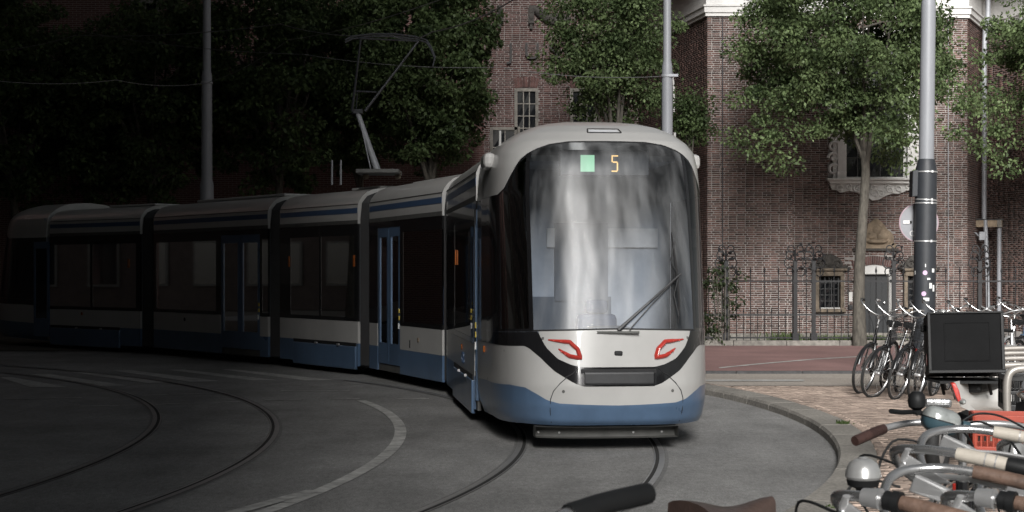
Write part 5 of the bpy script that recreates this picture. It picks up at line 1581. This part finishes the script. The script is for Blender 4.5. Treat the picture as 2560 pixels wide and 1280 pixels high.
def bicycle(label, loc, heading, frame='bike_black', bar=BAR_DUTCH, grip='plast', lean=0.0, steer=0.0, guard='bike_black', bell=None, lamp=None, barm='chrome', carrier=True,
            basket=False, saddle='plast', z=0.0, grip_len=.13, pitch=0.0, endcap=None, saddle_h=.98, lever=True, bell_at=(.43, .17, 1.2), lampc=(.5, 0, .98)):
    """heading: direction of travel in the ground plane, degrees (0 = to the right, 90 = away from the camera); local x is forward"""
    t = thing('bicycle', label, 'bicycle', (loc[0], loc[1], z), group='bicycles parked along the pavement', rot=(lean, pitch, R(heading)))
    f = MB()
    sh = saddle_h - .12
    f.tube([(-.56, .05, .354), (-.05, .04, .29)], .010, 6); f.tube([(-.56, -.05, .354), (-.05, -.04, .29)], .010, 6)
    f.tube([(-.56, .05, .354), (-.22, .02, .72)], .008, 6); f.tube([(-.56, -.05, .354), (-.22, -.02, .72)], .008, 6)
    f.tube([(-.05, 0, .29), (-.20, 0, .66), (-.29, 0, sh)], [.018, .017, .015], 8)
    f.tube(spline([(-.05, 0, .29), (.12, 0, .33), (.28, 0, .52), (.37, 0, .78)], 5), .019, 8)
    f.tube(spline([(-.14, 0, .50), (.06, 0, .50), (.24, 0, .64), (.36, 0, .88)], 5), .015, 8)
    f.tube([(.355, 0, .94), (.385, 0, .72)], .021, 8)
    f.build('frame', frame, t, smooth=True)
    fk = MB()
    for s in (-1, 1): fk.tube(spline([(.388, .03 * s, .72), (.43, .045 * s, .62), (.47, .048 * s, .48), (.55, .05 * s, .354)], 5), [.013] * 16, 6)
    fk.box((.387, 0, .715), (.05, .11, .03))
    fko = fk.build('fork', frame, t, smooth=True)
    add_wheel(t, -.56); add_wheel(t, .56, steer)
    mudguard(-.56, R(-5), R(170)).build('mudguard', guard, t, smooth=True)
    mudguard(.56, R(15), R(165)).build('mudguard', guard, t, smooth=True)
    MB().tube([(.355, 0, .92), (.345, 0, 1.06), (.40, 0, 1.10)], [.014, .013, .016], 8).build('stem', 'chrome', t, smooth=True)
    hb = MB()
    left = spline(bar, 7)
    right = [Vector((p.x, -p.y, p.z)) for p in left]
    hb.tube(right[::-1] + left[1:], .0115, 10)
    h = hb.build('handlebar', barm, t, smooth=True)
    for s in (-1, 1):
        e = [Vector((p.x, p.y * s, p.z)) for p in left]
        pts, acc = [e[-1]], 0.0
        for i in range(len(e) - 2, -1, -1):
            acc += (e[i + 1] - e[i]).length; pts.append(e[i])
            if acc > grip_len: break
        g = MB().tube([pts[0] + (pts[0] - pts[1]).normalized() * .012] + pts, [.0165] + [.0175] * (len(pts) - 1) + [.016], 12).build('grip', grip, h, smooth=True)
        if endcap: MB().tube([pts[0] + (pts[0] - pts[1]).normalized() * .02, pts[0], pts[0].lerp(pts[2], .9)], [.0165, .0195, .0185], 12).build('grip_end', endcap, h, smooth=True)
        if endcap:
            for q in (.45, .6): 
                i_ = int(len(pts) * q); MB().tube([pts[i_], pts[i_] + (pts[i_ - 1] - pts[i_]).normalized() * .003], .0182, 12).build('grip_ring', 'satin', h)
        if lever:
            a = pts[-1]; d = (pts[0] - pts[-1]).normalized(); o_ = Vector((0, s * .0, -.03)) + Vector((.035, 0, 0))
            MB().tube([a + Vector((0, 0, -.004)), a + d * .01 + o_ * .7, a + d * .05 + o_ * 1.1, a + d * .11 + o_ * .9], [.011, .008, .006, .005], 6, flat=.7).build('brake_lever', 'satin' if barm == 'chrome' else 'plast', h, smooth=True)
            MB().tube(spline([a + o_ * .6, a + Vector((.09, -s * .03, .0)), Vector((.48, s * .05, 1.02)), Vector((.41, s * .02, .85))], 6), .0032, 5).build('brake_cable', 'plast', h, smooth=True)
    if bell:
        c = Matrix.Translation(bell_at)
        bo = MB().lathe([(.004, .046), (.018, .045), (.031, .036), (.038, .020), (.040, .006), (.036, .0), (.01, -.002)], 20, c).build('bell', bell, h, smooth=True)
        MB().lathe([(.037, -.001), (.034, -.014), (.015, -.022), (.012, -.035)], 16, c).build('bell_base', 'plast', bo, smooth=True)
        MB().lathe([(.012, .0465), (.010, .049)], 14, c).build('bell_cap', 'satin', bo)
    if lamp:
        c = Matrix.Translation(lampc) @ Matrix.Rotation(R(90), 4, 'Y')
        lo = MB().lathe([(.012, -.06), (.03, -.05), (.04, -.02), (.044, .02), (.046, .035)], 18, c).build('headlamp', lamp, t, smooth=True)
        MB().lathe([(.044, .034), (.036, .044), (.01, .05)], 18, c).build('lens', 'lamp_clear', lo, smooth=True)
    # saddle, carrier, chain case, pedals, stand
    S = MB()
    rows = []
    for i in range(11):
        f_ = i / 10
        w = .085 * (1 - f_) ** .9 * (1.12 if f_ < .1 else 1) + .022
        zc = saddle_h + .012 * math.cos(f_ * 6)
        rows.append([(-.44 + .27 * f_, w * math.sin(a), zc + .028 * math.cos(a) - (.03 if abs(a) > 1.3 else 0)) for a in [-1.6 + 3.2 * k / 8 for k in range(9)]])
    S.grid(rows)
    for rw in (rows[0], rows[-1]): S.add(rw, [tuple(range(9))])
    sd = S.build('saddle', saddle, t, smooth=True)
    MB().tube([(-.29, 0, sh - .02), (-.315, 0, saddle_h - .02)], .013, 8).build('seat_post', 'chrome', t)
    for s in (-1, 1): MB().lathe([(.018, 0), (.016, .05)], 8, Matrix.Translation((-.40, s * .045, saddle_h - .065))).build('saddle_spring', 'satin', sd)
    if carrier:
        b = MB()
        for s in (-1, 1):
            b.tube(spline([(-.30, s * .055, .73), (-.55, s * .06, .745), (-.86, s * .055, .745)], 3), .006, 6); b.tube([(-.74, s * .06, .745), (-.57, s * .06, .36)], .005, 6)
        for q in range(4): b.tube([(-.42 - q * .13, -.06, .745), (-.42 - q * .13, .06, .745)], .004, 5)
        b.build('carrier', frame, t)
    b = MB(); b.prism([(-.62, -.05, .30), (-.05, -.05, .20), (.05, -.05, .24), (.06, -.05, .34), (-.02, -.05, .39), (-.60, -.05, .41)], (0, -.03, 0)); b.build('chain_case', guard, t, bevel=.012)
    for s in (-1, 1):
        MB().tube([(-.05, s * .05, .29), (-.05 + s * .12, s * .1, .29 - s * .11)], .009, 6).tube([(-.05 + s * .12, s * .09, .29 - s * .11), (-.05 + s * .12, s * .19, .29 - s * .11)], .022, 6, flat=.5).build('pedal', 'plast', t)
    MB().tube([(-.48, .06, .33), (-.52, .17, .02)], .009, 6).build('stand', 'satin', t)
    MB().box((-.95, 0, .60), (.03, .06, .05)).build('rear_lamp', 'red_lens', t, bevel=.008)
    if basket:
        b = MB(); x0, x1, y0, y1, z0, z1 = .47, .75, -.18, .18, .86, 1.08
        for k in range(6):
            zz = z0 + (z1 - z0) * k / 5
            b.tube([(x0, y0, zz), (x1, y0, zz), (x1, y1, zz), (x0, y1, zz), (x0, y0, zz)], .003, 4)
        for k in range(8):
            yy = y0 + (y1 - y0) * k / 7; b.tube([(x0, yy, z1), (x0, yy, z0), (x1, yy, z0), (x1, yy, z1)], .0025, 4)
        for k in range(6):
            xx = x0 + (x1 - x0) * k / 5
            for yy in (y0, y1): b.tube([(xx, yy, z0), (xx, yy, z1)], .0025, 4)
        b.build('wire_basket', 'plast', t)
    return t
def at_bar(x, y, Y, heading, zbar=1.14, fwd=.40):
    """ground position of a bicycle whose handlebar centre the photograph shows at (x, y) from distance Y"""
    p = px(x, y, Y)
    h = R(heading)
    return (p.x - math.cos(h) * fwd, p.y - math.sin(h) * fwd), p.z - zbar
BAR_HIGH = [(.40, 0, 1.12), (.43, .05, 1.13), (.46, .15, 1.18), (.45, .25, 1.25), (.34, .30, 1.28), (.18, .31, 1.27)]
def front_at(x, y, heading, zz=PAVE):
    """ground position for a bicycle whose front tyre touches the ground at pixel (x, y)"""
    p = gpx(x, y, zz); h = R(heading)
    return (p.x - math.cos(h) * .56, p.y - math.sin(h) * .56)
bicycle('leftmost black bicycle at the end of the parked row', front_at(2150, 986, 240), 240, lean=R(-11), bar=BAR_HIGH, guard='bike_black', z=PAVE, steer=R(-8))
bicycle('black bicycle with a white-walled front wheel, second in the far parked row', front_at(2178, 996, 238), 238, lean=R(-13), bar=BAR_HIGH, z=PAVE, steer=R(-14), bell='bell', grip='chrome')
bicycle('black bicycle with a wire basket, third in the far parked row', front_at(2236, 1001, 240), 240, lean=R(-12), bar=BAR_HIGH, z=PAVE, steer=R(-6), basket=True, grip='satin')
bicycle('bicycle half hidden behind the left side of the black delivery box', front_at(2283, 1004, 242), 242, lean=R(-9), bar=BAR_HIGH, z=PAVE, steer=R(-4), bell='bell')
bicycle('bicycle with raised silver handlebars just behind the black delivery box', front_at(2330, 992, 245), 245, lean=R(-6), bar=BAR_HIGH, z=PAVE, frame='bike_blue')
bicycle('plum coloured bicycle behind the black delivery box', front_at(2392, 1000, 243), 243, lean=R(-6), bar=BAR_HIGH, z=PAVE, frame='bike_plum', guard='bike_plum')
bicycle('bicycle with pale handlebars at the right edge beyond the delivery box', front_at(2478, 985, 236), 236, lean=R(-4), bar=BAR_DUTCH, z=PAVE, barm='satin')
bicycle('silver framed bicycle against the tubular rack at the right edge', front_at(2530, 1000, 232), 232, lean=R(5), bar=BAR_DUTCH, z=PAVE, frame='satin', guard='satin')
bicycle('bicycle with black grips above the tubular rack at the right edge', front_at(2590, 1010, 236), 236, lean=R(-3), bar=BAR_FLAT, z=PAVE, frame='bike_black', barm='satin')
bicycle('grey bicycle beyond the rack, cut by the right edge', front_at(2560, 975, 240), 240, lean=R(-5), bar=BAR_DUTCH, z=PAVE, frame='satin')

for k, (lab, x, y, hd, ln, kw) in enumerate((
        ('black bicycle with a front rack behind the plum bicycle', 2432, 968, 238, -5, dict(bar=BAR_HIGH)),
        ('pale grey bicycle deep in the row right of the delivery box', 2505, 960, 236, -7, dict(bar=BAR_HIGH, frame='satin', guard='satin')),
        ('blue bicycle deep in the row at the right edge', 2548, 955, 240, -3, dict(bar=BAR_DUTCH, frame='bike_blue')),
        ('black bicycle with bell seen over the rack tubes', 2600, 985, 238, -6, dict(bar=BAR_HIGH, bell='bell')),
        ('bicycle with silver mudguards just above the rack tubes', 2625, 1020, 236, -8, dict(bar=BAR_DUTCH, guard='satin')),
        ('dark bicycle nearest behind the rack tubes at the right edge', 2650, 1050, 235, -2, dict(bar=BAR_FLAT, barm='satin')))):
    bicycle(lab, front_at(x, y, hd), hd, lean=R(ln), z=PAVE, **kw)

# tubular racks at the right edge
def hoop(label, pts, r=.03, n=6):
    return tag(MB().tube(spline(pts, n), r, 10).build('bike_rack', 'rack', smooth=True), label, 'bike rack', 'tubular bicycle racks')
Yr = 15.0
for k, (y, Yk) in enumerate(((872, 15.6), (884, 15.4), (897, 15.2), (914, 14.9))):
    a, c = px(2492, y, Yk), px(2640, y - 2, Yk)
    hoop(['top', 'second', 'third', 'lowest'][k] + ' of the pale rack tubes right of the black delivery box', [a + Vector((-.02, .3, -.9)), a + Vector((-.03, 0, -.25)), a + Vector((0, 0, -.04)), a + Vector((.06, 0, 0)), c], .024 if k < 3 else .03)
hoop('pale bent rack tube standing beside the black crate', [px(2519, 1060, 10.6), px(2517, 985, 10.6), px(2520, 945, 10.6), px(2532, 927, 10.6), px(2560, 921, 10.6), px(2620, 920, 10.6)], .027)

# delivery scooter with a big black box
Ys = 13.0
scoot = thing('delivery_scooter', 'white delivery scooter parked among the bicycles, red tail lamp', 'scooter', (0, 0, 0))
c = px(2440, 985, Ys)
def spx(x, y, d=0.0): return px(x, y, Ys + d)
b = MB()
rows = []
for f, (xl, yl, xr, yr_) in enumerate(((2385, 955, 2400, 1008), (2400, 953, 2420, 1012), (2450, 960, 2470, 1010), (2500, 975, 2520, 1015), (2570, 990, 2590, 1040))):
    d = f * .22
    rows.append([spx(xl, yl, d - .06), spx(xl + 14, yl - 3, d), spx(xl + 34, yl + 2, d + .16), spx(xr + 30, yr_ + 22, d + .22), spx(xr, yr_ + 8, d - .02), spx(xr - 4, yr_ - 12, d - .08)])
b.grid(rows, closed=True)
for rw in (rows[0], rows[-1]): b.add(rw, [tuple(range(6))])
b.build('tail_fairing', 'scoot_white', scoot, smooth=True, bevel=.015)
b = MB(); b.prism([spx(2378, 958, -.10), spx(2388, 956, -.10), spx(2398, 975, -.12), spx(2404, 1000, -.12), spx(2396, 1006, -.12), spx(2388, 985, -.12)], (0, .06, 0))
b.build('tail_lamp', 'red_lens', scoot, bevel=.008)
MB().lathe([(.025, 0), (.022, .03), (.01, .05)], 12, Matrix.Translation(spx(2406, 1004, -.12)) @ Matrix.Rotation(R(90), 4, 'X')).build('turn_signal', 'lamp_clear', scoot, smooth=True)
hub = spx(2345, 1040, .25); hub.z = PAVE + .26
MB().torus(.21, .055, 36, 10, Matrix.Translation(hub) @ Matrix.Rotation(R(62), 4, 'Z')).build('wheel', 'tyre', scoot, smooth=True)
MB().lathe([(.16, -.03), (.17, 0), (.16, .03), (.05, .04)], 24, Matrix.Translation(hub) @ Matrix.Rotation(R(62), 4, 'Z') @ Matrix.Rotation(R(90), 4, 'X')).build('rim', 'satin', scoot, smooth=True)
hub2 = hub + Vector((.62, 1.0, 0))
MB().torus(.21, .055, 36, 10, Matrix.Translation(hub2) @ Matrix.Rotation(R(62), 4, 'Z')).build('wheel', 'tyre', scoot, smooth=True)
b = MB(); b.tube([hub + Vector((.05, .05, .0)), hub + Vector((.3, .4, .12)), hub + Vector((.55, .85, .15)), hub2], [.07, .12, .10, .05], 8); b.build('chassis', 'plast', scoot)
b = MB(); b.tube([hub2, hub2 + Vector((-.06, -.08, .5)), hub2 + Vector((-.1, -.12, .95))], [.04, .06, .05], 8); b.build('front_column', 'scoot_white', scoot, smooth=True)
b = MB(); b.tube([hub2 + Vector((-.40, .12, .92)), hub2 + Vector((-.1, -.12, .95)), hub2 + Vector((.20, -.36, .92))], .015, 8); b.build('handlebar', 'plast', scoot)
MB().box(spx(2440, 962, .45), (.26, .62, .10), Matrix.Rotation(R(-32), 3, 'Z')).build('seat', 'plast', scoot, bevel=.03)
b = MB()
for x in (2352, 2470): b.tube([spx(x, 950, .2), spx(x + 8, 985, .3)], .014, 6)
b.box(spx(2405, 951, .25), (.5, .5, .02)); b.build('box_bracket', 'plast', scoot)
box = thing('delivery_box', 'big black delivery box on the scooter rack', 'box', (0, 0, 0))
bw_, bh_, bd_ = .60, .50, .52
cb = px(2408, 862, Ys + .26)
rb = Matrix.Rotation(R(-11), 3, 'Z') @ Matrix.Rotation(R(-7), 3, 'X') @ Matrix.Rotation(R(-1.2), 3, 'Y')
MB().box(cb, (bw_, bd_, bh_), rb).build('shell', 'box_black', box, bevel=.012)
b = MB()
for u0, u1, z0, z1 in ((-.30, .30, .235, .25), (-.30, .30, -.25, -.225), (-.30, -.275, -.225, .235), (.275, .30, -.225, .235)):
    b.box(cb + rb @ Vector(((u0 + u1) / 2, -bd_ / 2 - .008, (z0 + z1) / 2)), (u1 - u0, .016, z1 - z0), rb)
b.build('edge_binding', 'plast', box, bevel=.004)
b = MB()
for u0, u1, z0, z1 in ((-.17, .19, .158, .164), (-.17, .19, -.154, -.148), (-.17, -.164, -.148, .158), (.184, .19, -.148, .158)):
    b.box(cb + rb @ Vector(((u0 + u1) / 2, -bd_ / 2 - .002, (z0 + z1) / 2)), (u1 - u0, .008, z1 - z0), rb)
b.build('panel_border', 'box_black', box)
MB().box(cb + rb @ Vector((.01, -bd_ / 2 - .001, .004)), (.34, .004, .30), rb).build('flap', 'box_black', box)
for v, z_, m in ((-.12, -.13, 'red_lens'), (.1, -.165, 'sticker_white')):
    MB().lathe([(.05, 0), (.05, .004)], 18, Matrix.Translation(cb + rb @ Vector((-bw_ / 2 - .002, v, z_))) @ rb.to_4x4() @ Matrix.Rotation(R(-90), 4, 'Y')).build('reflector', m, box)
MB().box(cb + rb @ Vector((-bw_ / 2 - .02, .0, .14)), (.04, .05, .06), rb).build('catch', 'plast', box, bevel=.01)

# crates on carriers
def crate(label, c, size, m, rz, slots=True):
    t = thing('plastic_crate', label, 'crate', (0, 0, 0))
    w, d, h = size; c = Vector(c); rt = Matrix.Rotation(rz, 3, 'Z')
    def bx(p, s, name='rail'): return MB().box(c + rt @ Vector(p), s, rt).build(name, m, t, bevel=.004)
    bx((0, 0, .006), (w - .02, d - .02, .012), 'base')
    for s in (-1, 1):
        for z_, hh in ((.02, .04), (h * .52, .022), (h - .018, .036)):
            bx((0, s * d / 2, z_), (w, .016, hh), 'rail'); bx((s * w / 2, 0, z_), (.016, d + .014, hh), 'rail')
        n = int(w / .028)
        for i in range(n + 1):
            x = -w / 2 + w * i / n
            bx((x, s * d / 2, h / 2), (.011 if i % 4 else .024, .012, h - .01), 'slat')
        n = int(d / .028)
        for i in range(n + 1):
            y = -d / 2 + d * i / n
            bx((s * w / 2, y, h / 2), (.012, .011 if i % 4 else .024, h - .01), 'slat')
    return t
c1 = px(2520, 1130, 8.1) + Vector((.05, .14, 0)); c1.z = PAVE + .765
crate('orange red plastic crate with slotted sides on a bicycle carrier', c1, (.36, .27, .20), 'crate_red', R(-12))
c2 = px(2570, 1022, 10.7) + Vector((.07, .1, 0)); c2.z = PAVE + .765
crate('black plastic crate at the right edge above the orange crate', c2, (.40, .32, .235), 'crate_black', R(-10))
for lab, c, hd, fr in (('black bicycle carrying the orange red crate', c1, 28, 'bike_black'), ('blue bicycle carrying the black crate', c2, 33, 'bike_blue')):
    bicycle(lab, (c.x + math.cos(R(hd)) * .6, c.y + math.sin(R(hd)) * .6), hd, frame=fr, z=PAVE)
# ------------------------------------------------------------------ foreground bicycles, of which the photograph shows little more than the handlebars
def to_local(o, p):
    return Matrix.LocRotScale(o.location, o.rotation_euler, None).inverted() @ Vector(p)
(g, zz) = at_bar(2405, 1062, 5.3, 76, 1.12, .40)
fa = bicycle('bicycle with brown leather grips and a teal headlamp near the kerb', g, 76, z=zz, bar=[(.40, 0, 1.12), (.41, .1, 1.125), (.40, .18, 1.12), (.36, .25, 1.105), (.26, .335, 1.075)], grip='grip_brown', barm='satin', lever=False, saddle='saddle_brown', grip_len=.125, saddle_h=.84)
hc = px(2352, 1052, 5.15)
ml = Matrix.Translation(hc) @ Matrix.Rotation(R(16), 4, 'Y') @ Matrix.Diagonal((.062, .05, .043, 1))
rows = []
for i in range(13):
    th = -math.pi / 2 + math.pi * i / 12
    cp = lambda v, e: math.copysign(abs(v) ** e, v)
    rows.append([to_local(fa, ml @ Vector((cp(math.cos(th), .6) * cp(math.cos(a), .7), cp(math.cos(th), .6) * cp(math.sin(a), .7), cp(math.sin(th), .85)))) for a in [2 * math.pi * k / 28 for k in range(28)]])
hl = MB().grid(rows[:7], closed=True).build('headlamp', 'lamp_teal', fa, smooth=True)
MB().grid(rows[6:], closed=True).build('lens', 'lamp_clear', hl, smooth=True)
MB().grid([[v * 1.0 for v in rows[6]], [v + Vector((0, 0, .004)) for v in rows[6]]], closed=True).build('lamp_joint', 'plast', hl)
def world_tube(o, name, m, pts, r, n=8, flat=1.0, seg=6, parent=None):
    return MB().tube([to_local(o, p) for p in spline(pts, seg)], r, n, flat=flat).build(name, m, parent or o, smooth=True)
world_tube(fa, 'brake_lever', 'plast', [px(2318, 1036, 5.2), px(2285, 1030, 5.2), px(2255, 1031, 5.15), px(2228, 1028, 5.1)], .010, flat=.8)
bl0 = MB().lathe([(.012, -.03), (.026, -.02), (.030, 0), (.026, .02), (.014, .03)], 18, Matrix.Translation(to_local(fa, px(2292, 1002, 5.2)))).build('bell', 'plast', fa, smooth=True)
world_tube(fa, 'bell_clamp', 'plast', [px(2292, 1020, 5.2), px(2298, 1036, 5.2)], .012)
MB().box(to_local(fa, px(2345, 1008, 5.35)), (.03, .09, .03)).build('lamp_mount', 'chrome', fa, bevel=.01)
for k, pts in enumerate((((2400, 1058, 5.2), (2440, 1035, 5.2), (2500, 1040, 5.2), (2570, 1075, 5.2)), ((2400, 1064, 5.2), (2450, 1055, 5.15), (2510, 1085, 5.1), (2560, 1150, 5.0)), ((2395, 1066, 5.2), (2430, 1110, 5.1), (2440, 1180, 5.0), (2430, 1290, 5.0)))):
    world_tube(fa, 'brake_cable', 'plast', [px(*p) for p in pts], .004, 6)
world_tube(fa, 'lamp_knob', 'lamp_teal', [px(2404, 1064, 5.15), px(2424, 1070, 5.15)], [.016, .018, .018, .018, .018, .018, .014], 12)
# cream grips
BH = [(.40, 0, 1.16), (.43, .05, 1.17), (.47, .13, 1.22), (.47, .215, 1.27), (.40, .28, 1.285), (.30, .30, 1.28), (.15, .31, 1.255)]
fb_ = bicycle('silver bicycle with cream grips ending in black caps', (1.49, 4.07), 155, z=.055, bar=BH, grip='grip_cream', endcap='plast', frame='satin', guard='satin', lever=False, grip_len=.15, saddle_h=.9)
fc_ = bicycle('bicycle with a round silver bell and worn tan grips at the lower edge', (1.22, 3.44), 150, z=.02, bar=BH, grip='grip_rust', bell='bell', bell_at=(.44, .115, 1.30), lever=False, grip_len=.15, saddle_h=.9)
fd_ = bicycle('bicycle with a worn tan grip and twist shifter in the lower right corner', (1.50, 3.60), 152, z=-.03 + .03, bar=BH, grip='grip_rust', lever=False, frame='satin', guard='satin', grip_len=.15, saddle_h=.9)
def lever_on(o, m='satin'):
    for s in (-1, 1):
        h = [(.42, .29, 1.285), (.43, .275, 1.25), (.36, .29, 1.225), (.28, .30, 1.22), (.18, .315, 1.205)]
        MB().tube(spline([(x, y * s, z) for x, y, z in h], 5), [.010] * 6 + [.011] * 5 + [.009] * 10, 8, flat=.55).build('brake_lever', m, o, smooth=True)
        b = MB(); b.prism([(.43, .255 * s, 1.27), (.45, .27 * s, 1.225), (.37, .285 * s, 1.20), (.31, .298 * s, 1.205), (.36, .285 * s, 1.235)], (0, .016 * s, .004)); b.build('lever_body', m, o, bevel=.005)
        MB().tube(spline([(.46, .24 * s, 1.24), (.56, .2 * s, 1.25), (.58, .1 * s, 1.12), (.46, .04 * s, .95)], 6), .0035, 6).build('brake_cable', 'plast', o, smooth=True)
for o in (fb_, fc_, fd_): lever_on(o)
for o in (fc_, fd_):
    MB().tube([(.335, .296, 1.283), (.318, .298, 1.281)], [.021, .021], 16).tube([(.318, .298, 1.281), (.300, .30, 1.28)], .024, 16).build('twist_shifter', 'plast', o, smooth=True)
    MB().tube([(.385, .287, 1.285), (.345, .295, 1.284)], [.019, .023], 16).build('shifter_clamp', 'satin', o, smooth=True)
for lab, x, y, Yb, hd, kw in (('bicycle with dark bars and looping cables in front of the orange crate', 2665, 1110, 6.4, 156, dict(bar=BAR_DUTCH, barm='plast', grip='plast')),
                              ('bicycle with a silver handlebar beside the black crate', 2580, 1010, 8.6, 158, dict(bar=BAR_DUTCH, frame='satin', guard='satin')),
                              ('black bicycle at the right edge between crates and near bars', 2600, 1150, 5.4, 150, dict(bar=BAR_HIGH, bell='bell'))):
    (g, zz) = at_bar(x, y, Yb, hd, 1.15, .40)
    bicycle(lab, g, hd, z=max(zz, 0.0), lean=R(-4), **kw)
# blurred black grip and a brown saddle at the lower edge
BHH = [(.40, 0, 1.12), (.43, .06, 1.08), (.45, .16, 1.10), (.43, .26, 1.25), (.335, .30, 1.375), (.24, .308, 1.40), (.12, .31, 1.41)]
bicycle('bicycle of which only a blurred black grip shows at the lower edge', (.497, 2.30), 222, z=.030, bar=BHH, grip='plast', lever=False, grip_len=.15, saddle_h=.9)
bicycle('bicycle with a worn brown saddle at the lower edge', (.60 + .31 * math.cos(R(25)), 4.42 + .31 * math.sin(R(25))), 25, z=0.0, bar=[(.40, 0, .98), (.42, .12, .97), (.41, .25, .96), (.36, .3, .96)], grip='plast', saddle='saddle_brown', saddle_h=1.115)
# ------------------------------------------------------------------ put every Empty at the base of its thing
def mesh_points(o):
    out = []
    for ch in o.children_recursive:
        if ch.type == 'MESH':
            out += [ch.matrix_world @ Vector(c) for c in ch.bound_box]
    return out
bpy.context.view_layer.update()
for o in list(scene.objects):
    if o.type == 'EMPTY' and o.parent is None and o.location.length < 1e-6 and o.rotation_euler.to_quaternion().angle < 1e-6:
        P = mesh_points(o)
        if not P: continue
        base = Vector(((min(p.x for p in P) + max(p.x for p in P)) / 2, (min(p.y for p in P) + max(p.y for p in P)) / 2, min(p.z for p in P)))
        o.location = base
        for ch in o.children:
            ch.location = ch.location - base
